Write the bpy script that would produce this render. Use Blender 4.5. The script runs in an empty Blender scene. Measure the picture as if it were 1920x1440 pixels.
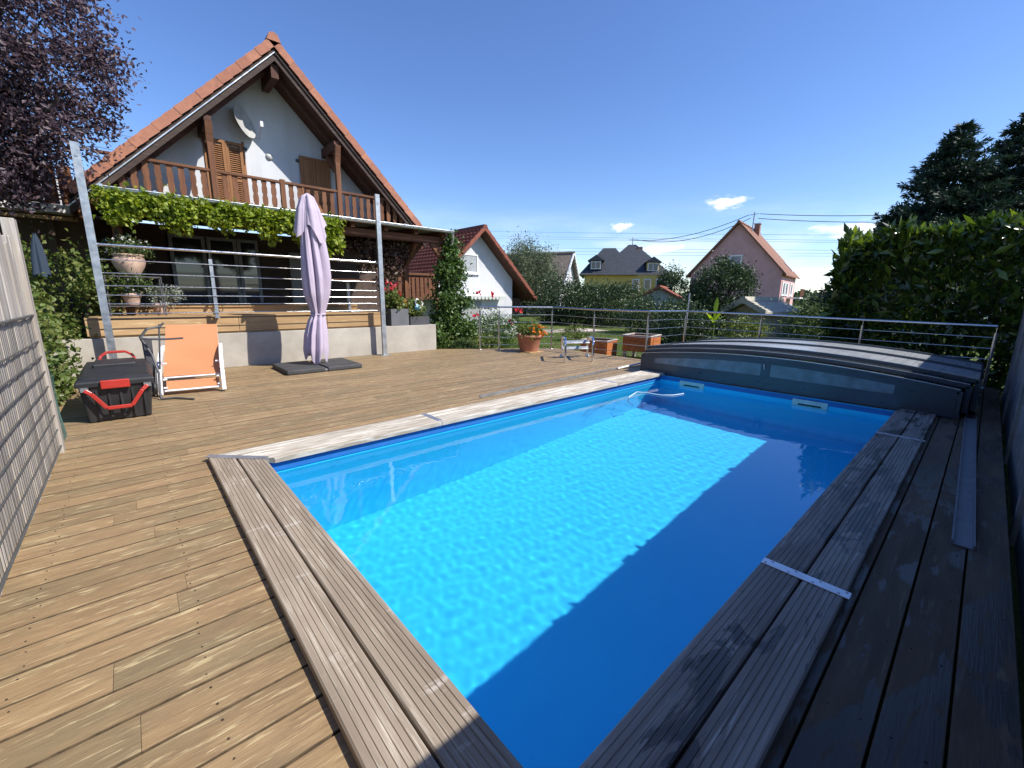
import bpy, bmesh, math, random
import numpy as np
from mathutils import Matrix, Vector
R_ = math.radians
sc = bpy.context.scene
col = sc.collection
random.seed(7)

# ---------------------------------------------------------------- camera
CAMH = 1.3
FPX = 791.0
yaw, pitch, roll = R_(48.08), R_(11.73), R_(.585)
fw = Vector((math.cos(yaw)*math.cos(pitch), math.sin(yaw)*math.cos(pitch), -math.sin(pitch)))
rt = Vector((math.sin(yaw), -math.cos(yaw), 0)); up = rt.cross(fw)
rt, up = rt*math.cos(roll)+up*math.sin(roll), -rt*math.sin(roll)+up*math.cos(roll)
cam = bpy.data.cameras.new('Camera'); camo = bpy.data.objects.new('Camera', cam); col.objects.link(camo)
Mc = Matrix((rt, up, -fw)).transposed().to_4x4(); Mc.translation = (0, 0, CAMH); camo.matrix_world = Mc
cam.sensor_width = 36; cam.lens = FPX/1920*36; cam.clip_start = .05; cam.clip_end = 3000
sc.camera = camo
# survey helpers: a point of the photograph, taken to a known plane of the place
def ray(x, y): return fw*FPX + rt*(x-960) + up*(720-y)
def gz(x, y, z=0.): d = ray(x, y); return Vector((0, 0, CAMH)) + d*((z-CAMH)/d.z)
def pu(x, y, U): d = ray(x, y); return Vector((0, 0, CAMH)) + d*(U/d.x)
def pv(x, y, V): d = ray(x, y); return Vector((0, 0, CAMH)) + d*(V/d.y)

# ---------------------------------------------------------------- light
SUN_EL, SUN_AZ = R_(46), R_(122-180)
sd = Vector((math.cos(SUN_AZ)*math.cos(SUN_EL), math.sin(SUN_AZ)*math.cos(SUN_EL), math.sin(SUN_EL)))
world = bpy.data.worlds.new('World'); sc.world = world; world.use_nodes = True
wn = world.node_tree.nodes; wl = world.node_tree.links
sky = wn.new('ShaderNodeTexSky'); sky.sky_type = 'NISHITA'; sky.sun_disc = False
sky.sun_elevation = SUN_EL; sky.sun_rotation = math.atan2(sd.x, sd.y)
sky.altitude = 200; sky.air_density = 1.0; sky.dust_density = .25; sky.ozone_density = 4.0
bg = wn['Background']; bg.inputs[1].default_value = .1
# thin low clouds: direction based noise, everywhere round the horizon alike
tc = wn.new('ShaderNodeTexCoord')
sep = wn.new('ShaderNodeSeparateXYZ'); wl.new(tc.outputs['Generated'], sep.inputs[0])
mp = wn.new('ShaderNodeMapping'); mp.inputs['Scale'].default_value = (3.6, 3.6, 15); mp.inputs['Location'].default_value = (.7, 3.1, .4)
wl.new(tc.outputs['Generated'], mp.inputs[0])
nz = wn.new('ShaderNodeTexNoise'); nz.inputs['Scale'].default_value = 1.25; nz.inputs['Detail'].default_value = 7; nz.inputs['Roughness'].default_value = .58
wl.new(mp.outputs[0], nz.inputs['Vector'])
cr = wn.new('ShaderNodeValToRGB'); cr.color_ramp.elements[0].position = .43; cr.color_ramp.elements[1].position = .7
wl.new(nz.outputs[0], cr.inputs[0])
el_ = wn.new('ShaderNodeMapRange'); el_.interpolation_type = 'SMOOTHSTEP'
el_.inputs['From Min'].default_value = .03; el_.inputs['From Max'].default_value = .21; el_.inputs['To Min'].default_value = 1; el_.inputs['To Max'].default_value = 0
wl.new(sep.outputs[2], el_.inputs[0])
mul = wn.new('ShaderNodeMath'); mul.operation = 'MULTIPLY'; wl.new(cr.outputs[0], mul.inputs[0]); wl.new(el_.outputs[0], mul.inputs[1])
# a few small puffs of cloud over the houses
puffs = None
for dx, dy, wdt, hgt in ((1361,380,.035,.011), (1166,425,.022,.009), (1240,467,.05,.012), (1610,430,.06,.014)):
    d_ = ray(dx, dy).normalized()
    sb = wn.new('ShaderNodeVectorMath'); sb.operation = 'SUBTRACT'; wl.new(tc.outputs['Generated'], sb.inputs[0]); sb.inputs[1].default_value = d_
    sm = wn.new('ShaderNodeVectorMath'); sm.operation = 'MULTIPLY'; wl.new(sb.outputs[0], sm.inputs[0]); sm.inputs[1].default_value = (1/wdt, 1/wdt, 1/hgt)
    n2 = wn.new('ShaderNodeTexNoise'); n2.inputs['Scale'].default_value = 1.6; n2.inputs['Detail'].default_value = 6; wl.new(sm.outputs[0], n2.inputs['Vector'])
    ln = wn.new('ShaderNodeVectorMath'); ln.operation = 'LENGTH'; wl.new(sm.outputs[0], ln.inputs[0])
    ad = wn.new('ShaderNodeMath'); ad.operation = 'MULTIPLY_ADD'; wl.new(n2.outputs[0], ad.inputs[0]); ad.inputs[1].default_value = -2.2; wl.new(ln.outputs['Value'], ad.inputs[2])
    mr = wn.new('ShaderNodeMapRange'); mr.interpolation_type = 'SMOOTHSTEP'; wl.new(ad.outputs[0], mr.inputs[0]); mr.inputs[1].default_value = -.75; mr.inputs[2].default_value = .25; mr.inputs[3].default_value = .9; mr.inputs[4].default_value = 0
    if puffs is None: puffs = mr.outputs[0]
    else:
        mxn = wn.new('ShaderNodeMath'); mxn.operation = 'MAXIMUM'; wl.new(puffs, mxn.inputs[0]); wl.new(mr.outputs[0], mxn.inputs[1]); puffs = mxn.outputs[0]
mul2 = wn.new('ShaderNodeMath'); mul2.operation = 'MULTIPLY'; wl.new(mul.outputs[0], mul2.inputs[0]); mul2.inputs[1].default_value = .75
max_ = wn.new('ShaderNodeMath'); max_.operation = 'MAXIMUM'; wl.new(mul2.outputs[0], max_.inputs[0]); wl.new(puffs, max_.inputs[1])
mxc = wn.new('ShaderNodeMix'); mxc.data_type = 'RGBA'
hsv = wn.new('ShaderNodeHueSaturation'); hsv.inputs['Hue'].default_value = .511; hsv.inputs['Saturation'].default_value = 1.14; hsv.inputs['Value'].default_value = 1.42; wl.new(sky.outputs[0], hsv.inputs['Color'])
wl.new(max_.outputs[0], mxc.inputs[0]); wl.new(hsv.outputs[0], mxc.inputs[6]); mxc.inputs[7].default_value = (9.2, 9.5, 10.2, 1)
wl.new(mxc.outputs[2], bg.inputs[0])
sun = bpy.data.lights.new('Sun', 'SUN'); sun.energy = 5.0; sun.angle = R_(.5); sun.color = (1, .95, .87)
suno = bpy.data.objects.new('Sun', sun); col.objects.link(suno); suno.rotation_euler = sd.to_track_quat('Z', 'Y').to_euler(); suno.location = sd*40
sun.cycles.is_caustics_light = True
sc.cycles.caustics_refractive = True; sc.cycles.caustics_reflective = False
sc.cycles.use_denoising = True; sc.cycles.max_bounces = 8; sc.cycles.transparent_max_bounces = 10
vs = sc.view_settings; vs.view_transform = 'Standard'; vs.look = 'None'; vs.exposure = .52; vs.gamma = 1; vs.use_curve_mapping = False

# ---------------------------------------------------------------- mesh helpers
def mesh_np(name, V, F):
    V = np.asarray(V, np.float32).reshape(-1, 3); F = np.asarray(F, np.int32); k = F.shape[1]
    me = bpy.data.meshes.new(name)
    me.vertices.add(len(V)); me.vertices.foreach_set('co', V.ravel())
    me.loops.add(F.size); me.loops.foreach_set('vertex_index', F.ravel())
    me.polygons.add(len(F)); me.polygons.foreach_set('loop_start', np.arange(0, F.size, k, dtype=np.int32))
    me.update(calc_edges=True); me.validate()
    return me

class MB:
    def __init__(s): s.v = []; s.f = []; s.sm = []; s.M = None
    def add(s, vs_, fs, smooth=False):
        b = len(s.v)
        for p in vs_:
            p = Vector(p); s.v.append(tuple(s.M @ p) if s.M else tuple(p))
        for f in fs: s.f.append(tuple(b+i for i in f)); s.sm.append(smooth)
        return s
    def box(s, a, b):
        x0, y0, z0 = a; x1, y1, z1 = b
        return s.add([(x0,y0,z0),(x1,y0,z0),(x1,y1,z0),(x0,y1,z0),(x0,y0,z1),(x1,y0,z1),(x1,y1,z1),(x0,y1,z1)],
                     [(3,2,1,0),(4,5,6,7),(0,1,5,4),(1,2,6,5),(2,3,7,6),(3,0,4,7)])
    def prism(s, poly, ext):      # polygon (list of 3D points) pushed along vector ext
        n = len(poly); e = Vector(ext); p0 = [Vector(p) for p in poly]
        nrm = Vector((0,0,0))
        for i in range(n): nrm += p0[i].cross(p0[(i+1) % n])
        if nrm.dot(e) > 0: p0 = p0[::-1]
        return s.add(p0+[p+e for p in p0], [tuple(range(n)), tuple(range(2*n-1, n-1, -1))]+[(i, i+n, (i+1) % n+n, (i+1) % n)[::-1] for i in range(n)])
    def beam(s, a, b, w, h, upv=(0,0,1)):   # rectangular bar a->b, w across, h along upv
        a = Vector(a); b = Vector(b); d = (b-a).normalized(); u = Vector(upv)
        sx = d.cross(u)
        if sx.length < 1e-4: sx = d.cross(Vector((1,0,0)))
        sx.normalize(); u = sx.cross(d).normalized(); sx *= w/2; u *= h/2
        return s.add([a-sx-u, a+sx-u, a+sx+u, a-sx+u, b-sx-u, b+sx-u, b+sx+u, b-sx+u],
                     [(0,1,2,3),(7,6,5,4),(0,4,5,1),(1,5,6,2),(2,6,7,3),(3,7,4,0)])
    def tube(s, pts, r, n=8, caps=True):
        pts = [Vector(p) for p in pts]; m = len(pts); rr = r if isinstance(r, (list, tuple)) else [r]*m
        vs_ = []; prev = None
        for i, p in enumerate(pts):
            d = (pts[min(i+1, m-1)]-pts[max(i-1, 0)]).normalized()
            if prev is None:
                a = d.cross(Vector((0,0,1)))
                if a.length < 1e-3: a = d.cross(Vector((1,0,0)))
            else:
                a = prev - d*prev.dot(d)
            a.normalize(); prev = a; b = d.cross(a)
            for k in range(n):
                t = 2*math.pi*k/n; vs_.append(p+(a*math.cos(t)+b*math.sin(t))*rr[i])
        fs = [(i*n+k, i*n+(k+1) % n, (i+1)*n+(k+1) % n, (i+1)*n+k) for i in range(m-1) for k in range(n)]
        s.add(vs_, fs, True)
        if caps:
            s.add(vs_[:n], [tuple(range(n-1, -1, -1))]); s.add(vs_[-n:], [tuple(range(n))])
        return s
    def lathe(s, c, prof, n=24):   # prof: [(r,z)...] about vertical axis at c
        c = Vector(c); vs_ = [c+Vector((r*math.cos(2*math.pi*k/n), r*math.sin(2*math.pi*k/n), z)) for r, z in prof for k in range(n)]
        m = len(prof)
        return s.add(vs_, [(i*n+k, i*n+(k+1) % n, (i+1)*n+(k+1) % n, (i+1)*n+k) for i in range(m-1) for k in range(n)], True)
    def loft(s, rings, smooth=True, close=True):
        n = len(rings[0]); m = len(rings); vs_ = [p for r in rings for p in r]; kk = n if close else n-1
        return s.add(vs_, [(i*n+k, i*n+(k+1) % n, (i+1)*n+(k+1) % n, (i+1)*n+k) for i in range(m-1) for k in range(kk)], smooth)
    def mesh(s, name):
        me = bpy.data.meshes.new(name); me.from_pydata(s.v, [], s.f)
        me.polygons.foreach_set('use_smooth', s.sm); me.update(); return me
    def build(s, name, mat, parent=None, bevel=0):
        return put(name, s.mesh(name), mat, parent, bevel)

WORLD = {}
def put(name, me, mat, parent=None, bevel=0, loc=None):
    o = bpy.data.objects.new(name, me); col.objects.link(o)
    if mat and not me.materials: me.materials.append(mat)
    if parent is None:
        if loc is None:
            n = len(me.vertices); co = np.empty(n*3, np.float32); me.vertices.foreach_get('co', co); co = co.reshape(-1, 3)
            c = np.array([(co[:,0].min()+co[:,0].max())/2, (co[:,1].min()+co[:,1].max())/2, co[:,2].min()], np.float32)
            me.vertices.foreach_set('co', (co-c).ravel()); me.update(); o.location = c; WORLD[o] = Vector(c.tolist())
        else: o.location = loc; WORLD[o] = Vector(loc)
    else:
        w = Vector(loc) if loc is not None else Vector((0,0,0))
        o.parent = parent; o.location = w-WORLD[parent]; WORLD[o] = w
    if bevel:
        b = o.modifiers.new('Bevel', 'BEVEL'); b.width = bevel; b.segments = 2; b.limit_method = 'ANGLE'; b.angle_limit = R_(40)
    return o
def tag(o, label=None, cat=None, group=None, kind=None):
    for k, v in (('label', label), ('category', cat), ('group', group), ('kind', kind)):
        if v: o[k] = v
    return o
def thing(name, label, cat, loc, group=None, kind=None):
    o = bpy.data.objects.new(name, None); col.objects.link(o); o.location = loc; WORLD[o] = Vector(loc); o.empty_display_size = .2
    return tag(o, label, cat, group, kind)
def struct(name, mb, mat, **k):
    return tag(mb.build(name, mat, **k), kind='structure')

# ---------------------------------------------------------------- materials
class NT:
    def __init__(s, name):
        s.m = bpy.data.materials.new(name); s.m.use_nodes = True; s.t = s.m.node_tree; s.p = s.t.nodes['Principled BSDF']; s.out = s.t.nodes['Material Output']
    def n(s, typ, ins=None, **props):
        nd = s.t.nodes.new('ShaderNode'+typ)
        for k, v in props.items(): setattr(nd, k, v)
        for k, v in (ins or {}).items():
            if isinstance(v, bpy.types.NodeSocket): s.t.links.new(v, nd.inputs[k])
            else: nd.inputs[k].default_value = v
        return nd
    def l(s, a, b): s.t.links.new(a, b)
    def ramp(s, fac, stops):
        r = s.n('ValToRGB', {0: fac}); e = r.color_ramp.elements
        while len(e) < len(stops): e.new(.5)
        for q, (p, c) in zip(e, stops): q.position = p; q.color = (c, c, c, 1) if isinstance(c, (int, float)) else (*c, 1)
        return r.outputs[0]
    def mix(s, fac, a, b, mode='MIX'):
        m = s.n('Mix', data_type='RGBA', blend_type=mode); m.clamp_factor = True
        for i, v in ((0, fac), (6, a), (7, b)):
            if isinstance(v, bpy.types.NodeSocket): s.l(v, m.inputs[i])
            elif i == 0: m.inputs[0].default_value = v
            else: m.inputs[i].default_value = (*v, 1)
        return m.outputs[2]
    def coords(s, scale, rnd=True, kind='Object'):
        t = s.n('TexCoord').outputs[kind]
        if rnd:
            oi = s.n('ObjectInfo'); k = s.n('VectorMath', {0: oi.outputs['Random'], 1: (31., 17., 23.)}, operation='MULTIPLY')
            t = s.n('VectorMath', {0: t, 1: k.outputs[0]}, operation='ADD').outputs[0]
        return s.n('Mapping', {0: t, 'Scale': scale}).outputs[0]
    def noise(s, vec, scale=1., detail=5., rough=.55, dist=0.):
        return s.n('TexNoise', {'Vector': vec, 'Scale': scale, 'Detail': detail, 'Roughness': rough, 'Distortion': dist}).outputs[0]
    def setp(s, **k):
        for a, v in k.items():
            a = {'base': 'Base Color', 'rough': 'Roughness', 'metal': 'Metallic', 'normal': 'Normal', 'trans': 'Transmission Weight', 'ior': 'IOR', 'spec': 'Specular IOR Level', 'coat': 'Coat Weight'}[a]
            if isinstance(v, bpy.types.NodeSocket): s.l(v, s.p.inputs[a])
            elif a == 'Base Color': s.p.inputs[a].default_value = (*v, 1)
            else: s.p.inputs[a].default_value = v
        return s
    def bump(s, h, strength=.3, dist=.01):
        b = s.n('Bump', {'Height': h, 'Strength': strength, 'Distance': dist}); s.l(b.outputs[0], s.p.inputs['Normal']); return s

def plain(name, c, rough=.6, metal=0., var=.12, nscale=6., bump=0., spec=.5):
    k = NT(name); v = k.coords((1,1,1)); n = k.noise(v, nscale, 6)
    d = tuple(x*(1-var*1.6) for x in c); e = tuple(min(1, x*(1+var)) for x in c)
    k.setp(base=k.ramp(n, [(.3, d), (.7, e)]), rough=k.ramp(k.noise(v, nscale*2.3), [(.3, max(0, rough-.1)), (.7, min(1, rough+.08))]), metal=metal, spec=spec)
    if bump: k.bump(k.noise(v, nscale*12, 4), bump, .01)
    return k.m

def wood(name, base, light, dark, ax=0, streak=.62, rough=.78, bump=.35, sc_along=1.3, sc_across=13., tint=.3, extra=None):
    k = NT(name)
    def S(a, b): q = [b, b, b]; q[ax] = a; return tuple(q)
    n1 = k.noise(k.coords(S(sc_along, sc_across)), 1., 6, .6, .4)
    c = k.mix(k.ramp(n1, [(.38, 0), (.66, 1)]), dark, base)
    n2 = k.noise(k.coords(S(sc_along*2.2, sc_across*3.4)), 1., 5, .6, .6)
    c = k.mix(k.ramp(n2, [(streak-.06, 0), (streak+.1, 1)]), c, light)
    n4 = k.noise(k.coords((1.1,1.1,1.1)), 1.6, 4)          # broad weathered patches
    c = k.mix(k.ramp(n4, [(.42, 0), (.62, .55)]), c, tuple((a+b)/2*.9 for a, b in zip(dark, base)))
    oi = k.n('ObjectInfo').outputs['Random']
    val = k.n('MapRange', {0: oi, 3: 1-tint, 4: 1+tint}).outputs[0]
    h = k.n('HueSaturation', {'Value': val, 'Color': c}).outputs[0]
    n3 = k.noise(k.coords(S(sc_along*4, sc_across*11)), 1., 4, .6)
    h = k.mix(k.ramp(n3, [(.3, .75), (.6, 1.)]), (0,0,0), h) if False else h
    k.setp(base=h, rough=rough, spec=.3)
    if extra: extra(k, h)
    k.bump(k.mix(.5, n2, n3), bump, .006)
    return k.m

def leafm(name, c1, c2, rough=.5, trans=.3, c3=None, spec=.4):
    k = NT(name); g = k.n('NewGeometry')
    stops = [(0, c1), (1, c2)] if c3 is None else [(0, c1), (.55, c2), (1, c3)]
    cc = k.ramp(g.outputs['Random Per Island'], stops)
    k.setp(base=cc, rough=rough, spec=spec)
    tcol = k.n('HueSaturation', {'Color': cc, 'Value': 1.5, 'Saturation': 1.1}).outputs[0]
    tr = k.n('BsdfTranslucent', {0: tcol}); mx = k.n('MixShader', {0: trans, 1: k.p.outputs[0], 2: tr.outputs[0]})
    k.l(mx.outputs[0], k.out.inputs[0]); return k.m

M = {}
def deck_extra(k, c):
    p = k.noise(k.coords((.9,2.5,2.5)), 1.3, 5, .6)
    c = k.mix(k.ramp(p, [(.46, 0), (.62, .55)]), c, (.165,.135,.075))                 # greyed olive patches
    p2 = k.noise(k.coords((.8,3,3)), 1.1, 4, .6, .3)
    c = k.mix(k.ramp(p2, [(.55, 0), (.7, .4)]), c, (.31,.185,.1))                 # redder heartwood
    g = k.noise(k.coords((9,150,150)), 1., 3, .65, .2)
    c = k.mix(k.ramp(g, [(.33, .5), (.5, 0)]), c, (.13,.085,.05))                 # fine dark grain
    f = k.noise(k.coords((7,55,55)), 1., 4, .6, .5)
    c = k.mix(k.ramp(f, [(.57, 0), (.68, .75)]), c, (.52,.42,.235))                  # bleached flecks
    kn = k.noise(k.coords((3,9,9)), 1., 2, .5); c = k.mix(k.ramp(kn, [(.73, 0), (.77, .7)]), c, (.1,.06,.035))
    k.setp(base=c, rough=.6, spec=.45)
M['deck'] = wood('deck_wood', (.335,.229,.118), (.47,.36,.195), (.24,.158,.08), ax=0, streak=.66, sc_along=3.2, sc_across=15, tint=.13, extra=deck_extra, bump=.6)
# right hand boards: same wood, base darkened for shade, plus wet patches from splash water
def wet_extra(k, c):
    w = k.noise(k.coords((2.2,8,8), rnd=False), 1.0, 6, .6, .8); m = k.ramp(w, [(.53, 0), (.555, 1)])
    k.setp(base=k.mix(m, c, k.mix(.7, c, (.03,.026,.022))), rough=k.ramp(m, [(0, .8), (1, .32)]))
M['deck_shade_wet'] = wood('shade_wet_deck_wood', (.15,.108,.07), (.24,.185,.125), (.09,.063,.042), ax=0, streak=.64, sc_along=1.6, sc_across=12, tint=.15, extra=wet_extra)
def scuff_extra(k, c):
    w = k.noise(k.coords((3,14,14), rnd=False), 1.0, 4, .6, .2); m = k.ramp(w, [(.62, 0), (.72, .75)])
    k.setp(base=k.mix(m, c, (.55,.5,.45)))
M['gap_shade'] = plain('gap_shade_board_edge', (.1,.068,.037), .95, var=.3, nscale=30)  # board sides coloured dark so the sunlit gaps read as shade
M['coping'] = wood('grooved_coping_wood', (.33,.27,.205), (.53,.475,.39), (.22,.175,.13), ax=1, streak=.6, sc_along=1.2, sc_across=16, tint=.08, extra=scuff_extra)
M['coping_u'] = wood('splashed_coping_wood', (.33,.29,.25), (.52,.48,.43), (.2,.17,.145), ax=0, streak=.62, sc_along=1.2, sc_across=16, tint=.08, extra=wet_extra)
M['coping_pale'] = wood('bleached_coping_wood', (.44,.4,.33), (.62,.58,.51), (.28,.23,.17), ax=0, streak=.5, sc_along=1.4, sc_across=10, tint=.1)
M['fence_wood'] = wood('grey_weathered_wood', (.45,.41,.36), (.6,.56,.5), (.28,.24,.2), ax=2, streak=.55, sc_along=.8, sc_across=16, tint=.22)
M['brown_wood'] = wood('brown_stained_wood', (.2,.088,.042), (.29,.14,.07), (.11,.046,.024), ax=2, streak=.66, sc_along=1.2, sc_across=12, tint=.12)
M['brown_wood_u'] = wood('brown_stained_beam_wood', (.17,.075,.037), (.25,.12,.065), (.095,.042,.023), ax=0, streak=.66, sc_along=1.2, sc_across=12, tint=.1)
M['soffit'] = wood('dark_soffit_wood', (.115,.052,.036), (.17,.085,.055), (.06,.03,.022), ax=0, streak=.66, tint=.16)
M['fascia'] = wood('old_fascia_wood', (.075,.05,.04), (.16,.12,.1), (.045,.03,.026), ax=0, streak=.64, tint=.05)
M['larch'] = wood('yellow_larch_wood', (.47,.31,.155), (.62,.46,.27), (.34,.21,.1), ax=0, streak=.62, tint=.12)
M['orange_wood'] = wood('orange_stained_wood', (.5,.17,.05), (.6,.25,.09), (.33,.1,.033), ax=0, streak=.66, tint=.08)
M['concrete'] = (lambda k: (k.setp(base=k.ramp(k.noise(k.coords((1,1,1), False), 1.7, 9, .65), [(.3, (.31,.28,.235)), (.7, (.47,.435,.37))]), rough=.9), k.bump(k.noise(k.coords((1,1,1), False), 40, 6), .25, .005), k.m)[-1])(NT('grey_concrete'))
M['plaster'] = (lambda k: (k.setp(base=k.mix(k.ramp(k.noise(k.coords((5,5,.35), False), 1., 6, .65), [(.5, 0), (.75, .35)]), k.ramp(k.noise(k.coords((1,1,.6), False), 1.1, 8, .6), [(.3, (.47,.48,.5)), (.65, (.58,.59,.61))]), (.36,.35,.34)), rough=.92), k.bump(k.noise(k.coords((1,1,1), False), 60, 5), .3, .005), k.m)[-1])(NT('white_plaster'))
def liner():
    k = NT('blue_pool_liner'); v = k.coords((1,1,1), False)
    k.setp(base=k.ramp(k.noise(v, 2.2, 6), [(.3, (.03,.6,.97)), (.7, (.038,.63,.98))]), rough=.55, spec=.3); return k.m
M['liner'] = liner()
M['liner_shade'] = plain('shade_blue_liner_edge', (.02,.14,.42), .5, var=.06)
def tile_mat(name, c, d):
    k = NT(name); oi = k.n('ObjectInfo').outputs['Random']; g = k.n('NewGeometry').outputs['Random Per Island']
    q = k.n('Math', {0: oi, 1: g}, operation='ADD'); q2 = k.n('Math', {0: q.outputs[0]}, operation='FRACT').outputs[0]
    c1 = k.ramp(q2, [(0, d), (1, c)]); n = k.noise(k.coords((1,1,1)), 9, 7, .65)
    k.setp(base=k.mix(k.ramp(n, [(.42, 0), (.72, .6)]), c1, tuple(x*.5+.03 for x in d)), rough=.85, spec=.25); k.bump(k.noise(k.coords((1,1,1)), 70, 4), .3, .004); return k.m
M['tile'] = tile_mat('red_clay_tile', (.43,.195,.125), (.33,.14,.09))
M['tile_old'] = tile_mat('weathered_clay_tile', (.27,.088,.055), (.19,.062,.042))
M['galv'] = plain('galvanised_steel', (.42,.44,.45), .45, .85, var=.18, nscale=9)
M['steel'] = plain('brushed_stainless_steel', (.6,.6,.6), .22, 1., var=.06, nscale=20)
M['chrome'] = plain('polished_steel', (.72,.73,.75), .08, 1., var=.03)
M['alu'] = plain('aluminium', (.62,.63,.66), .35, .8, var=.1)
M['anthracite'] = plain('anthracite_frame', (.058,.075,.092), .35, .2, var=.12, nscale=3)
M['black_plastic'] = plain('black_plastic', (.024,.024,.026), .5, 0, var=.25, nscale=4, bump=.1)
M['red_plastic'] = plain('red_plastic', (.4,.03,.02), .4, 0, var=.1)
M['grey_plastic'] = plain('grey_plastic', (.07,.07,.075), .5, 0, var=.1)
M['slab'] = plain('dark_slab', (.05,.049,.05), .75, 0, var=.15, bump=.2)
M['white'] = plain('white_paint', (.78,.78,.77), .4, 0, var=.05)
M['white_alu'] = plain('white_lacquer', (.8,.79,.8), .3, 0, var=.04)
M['zinc'] = plain('zinc_gutter', (.55,.58,.58), .35, .7, var=.12)
M['terracotta'] = plain('terracotta', (.40,.17,.1), .85, 0, var=.15, nscale=5, bump=.15)
M['pale_terracotta'] = plain('pale_terracotta', (.52,.36,.27), .85, 0, var=.25, nscale=4, bump=.15)
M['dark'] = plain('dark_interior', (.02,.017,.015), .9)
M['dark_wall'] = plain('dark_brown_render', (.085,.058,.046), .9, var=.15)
M['soil'] = plain('soil', (.05,.034,.022), .95, var=.3, nscale=20)
M['bark'] = wood('bark', (.09,.07,.055), (.16,.13,.11), (.045,.034,.027), ax=2, tint=.1, sc_across=20)
def fabric(name, c, rough=.9):
    k = NT(name); v = k.coords((1,1,1), False); n = k.noise(v, 3, 5)
    k.setp(base=k.ramp(n, [(.3, tuple(x*.9 for x in c)), (.7, c)]), rough=rough, spec=.2); k.bump(k.mix(.5, k.noise(v, 9, 4, .6, .6), k.noise(v, 320, 2)), .35, .012)
    tr = k.n('BsdfTranslucent', {0: (*c, 1)}); mx = k.n('MixShader', {0: .18, 1: k.p.outputs[0], 2: tr.outputs[0]}); k.l(mx.outputs[0], k.out.inputs[0]); return k.m
M['lilac'] = fabric('lilac_fabric', (.58,.49,.59))
M['orange_sling'] = fabric('orange_sling', (.62,.265,.125))
M['blue_cloth'] = fabric('blue_cloth', (.05,.07,.1))
def poly():
    k = NT('smoked_polycarbonate'); v = k.coords((1,40,40), False); n = k.noise(v, 1, 3)
    k.setp(base=k.ramp(k.noise(k.coords((1,1,1), False), 3, 6), [(.3, (.29,.31,.33)), (.7, (.4,.42,.43))]), rough=k.ramp(n, [(.3, .22), (.7, .42)]), spec=.5)
    tr = k.n('BsdfTransparent', {0: (.55,.6,.62,1)}); mx = k.n('MixShader', {0: .15, 1: k.p.outputs[0], 2: tr.outputs[0]}); k.l(mx.outputs[0], k.out.inputs[0]); return k.m
M['poly'] = poly()
M['poly_front'] = plain('streaked_smoked_sheet', (.2,.225,.24), .35, 0, var=.2, nscale=7)
def glass():
    k = NT('window_glass'); k.setp(base=(.03,.035,.04), rough=.06, spec=.8); return k.m
M['glass'] = glass()
M['vine_leaf'] = leafm('bright_vine_leaf', (.12,.175,.02), (.22,.29,.03), .5, .4, (.36,.4,.06))
M['ivy_leaf'] = leafm('ivy_leaf', (.035,.075,.018), (.075,.135,.028), .45, .25, (.12,.19,.045))
M['plum_leaf'] = leafm('plum_leaf', (.042,.028,.04), (.085,.055,.07), .5, .25, (.14,.095,.105))
M['rust_leaf'] = leafm('copper_leaf', (.05,.028,.024), (.1,.06,.045), .5, .2, (.16,.12,.07))
M['laurel_leaf'] = leafm('laurel_leaf', (.016,.036,.008), (.038,.072,.013), .26, .22, (.11,.165,.022), spec=.6)
M['spruce_leaf'] = leafm('spruce_needles', (.014,.034,.02), (.03,.058,.033), .55, .1, (.05,.078,.044))
M['shrub_leaf'] = leafm('shrub_leaf', (.035,.07,.02), (.075,.12,.03), .5, .25, (.13,.17,.05))
M['dark_leaf'] = leafm('dark_shrub_leaf', (.02,.042,.016), (.04,.072,.024), .42, .2, (.07,.105,.04))
M['olive_leaf'] = leafm('olive_leaf', (.06,.085,.045), (.1,.13,.065), .5, .2, (.15,.18,.09))
M['garden_leaf'] = leafm('garden_leaf', (.07,.11,.02), (.12,.17,.035), .5, .3, (.2,.2,.06))
M['grey_leaf'] = leafm('silvery_leaf', (.17,.2,.16), (.28,.31,.25), .6, .2)
M['banana_leaf'] = leafm('yellow_green_leaf', (.2,.3,.03), (.3,.4,.05), .4, .45)
M['far_leaf'] = leafm('distant_leaf', (.05,.08,.035), (.085,.12,.05), .6, .2)
M['grass'] = leafm('grass_blade', (.06,.11,.018), (.11,.17,.03), .6, .3, (.17,.2,.05))
M['white_petal'] = leafm('white_petal', (.75,.74,.7), (.85,.84,.82), .6, .3)
M['red_petal'] = leafm('red_petal', (.55,.04,.06), (.68,.09,.1), .5, .3)
M['orange_petal'] = leafm('orange_petal', (.7,.16,.015), (.8,.28,.03), .5, .3)
def ground_mat():
    k = NT('lawn_ground'); v = k.coords((1,1,1), False)
    k.setp(base=k.mix(k.ramp(k.noise(v, .35, 6), [(.35, 0), (.7, 1)]), (.06,.095,.022), (.11,.13,.04)), rough=.95, spec=.1); k.bump(k.noise(v, 25, 6), .6, .03); return k.m
M['ground'] = ground_mat()

rng = np.random.default_rng(11)
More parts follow.
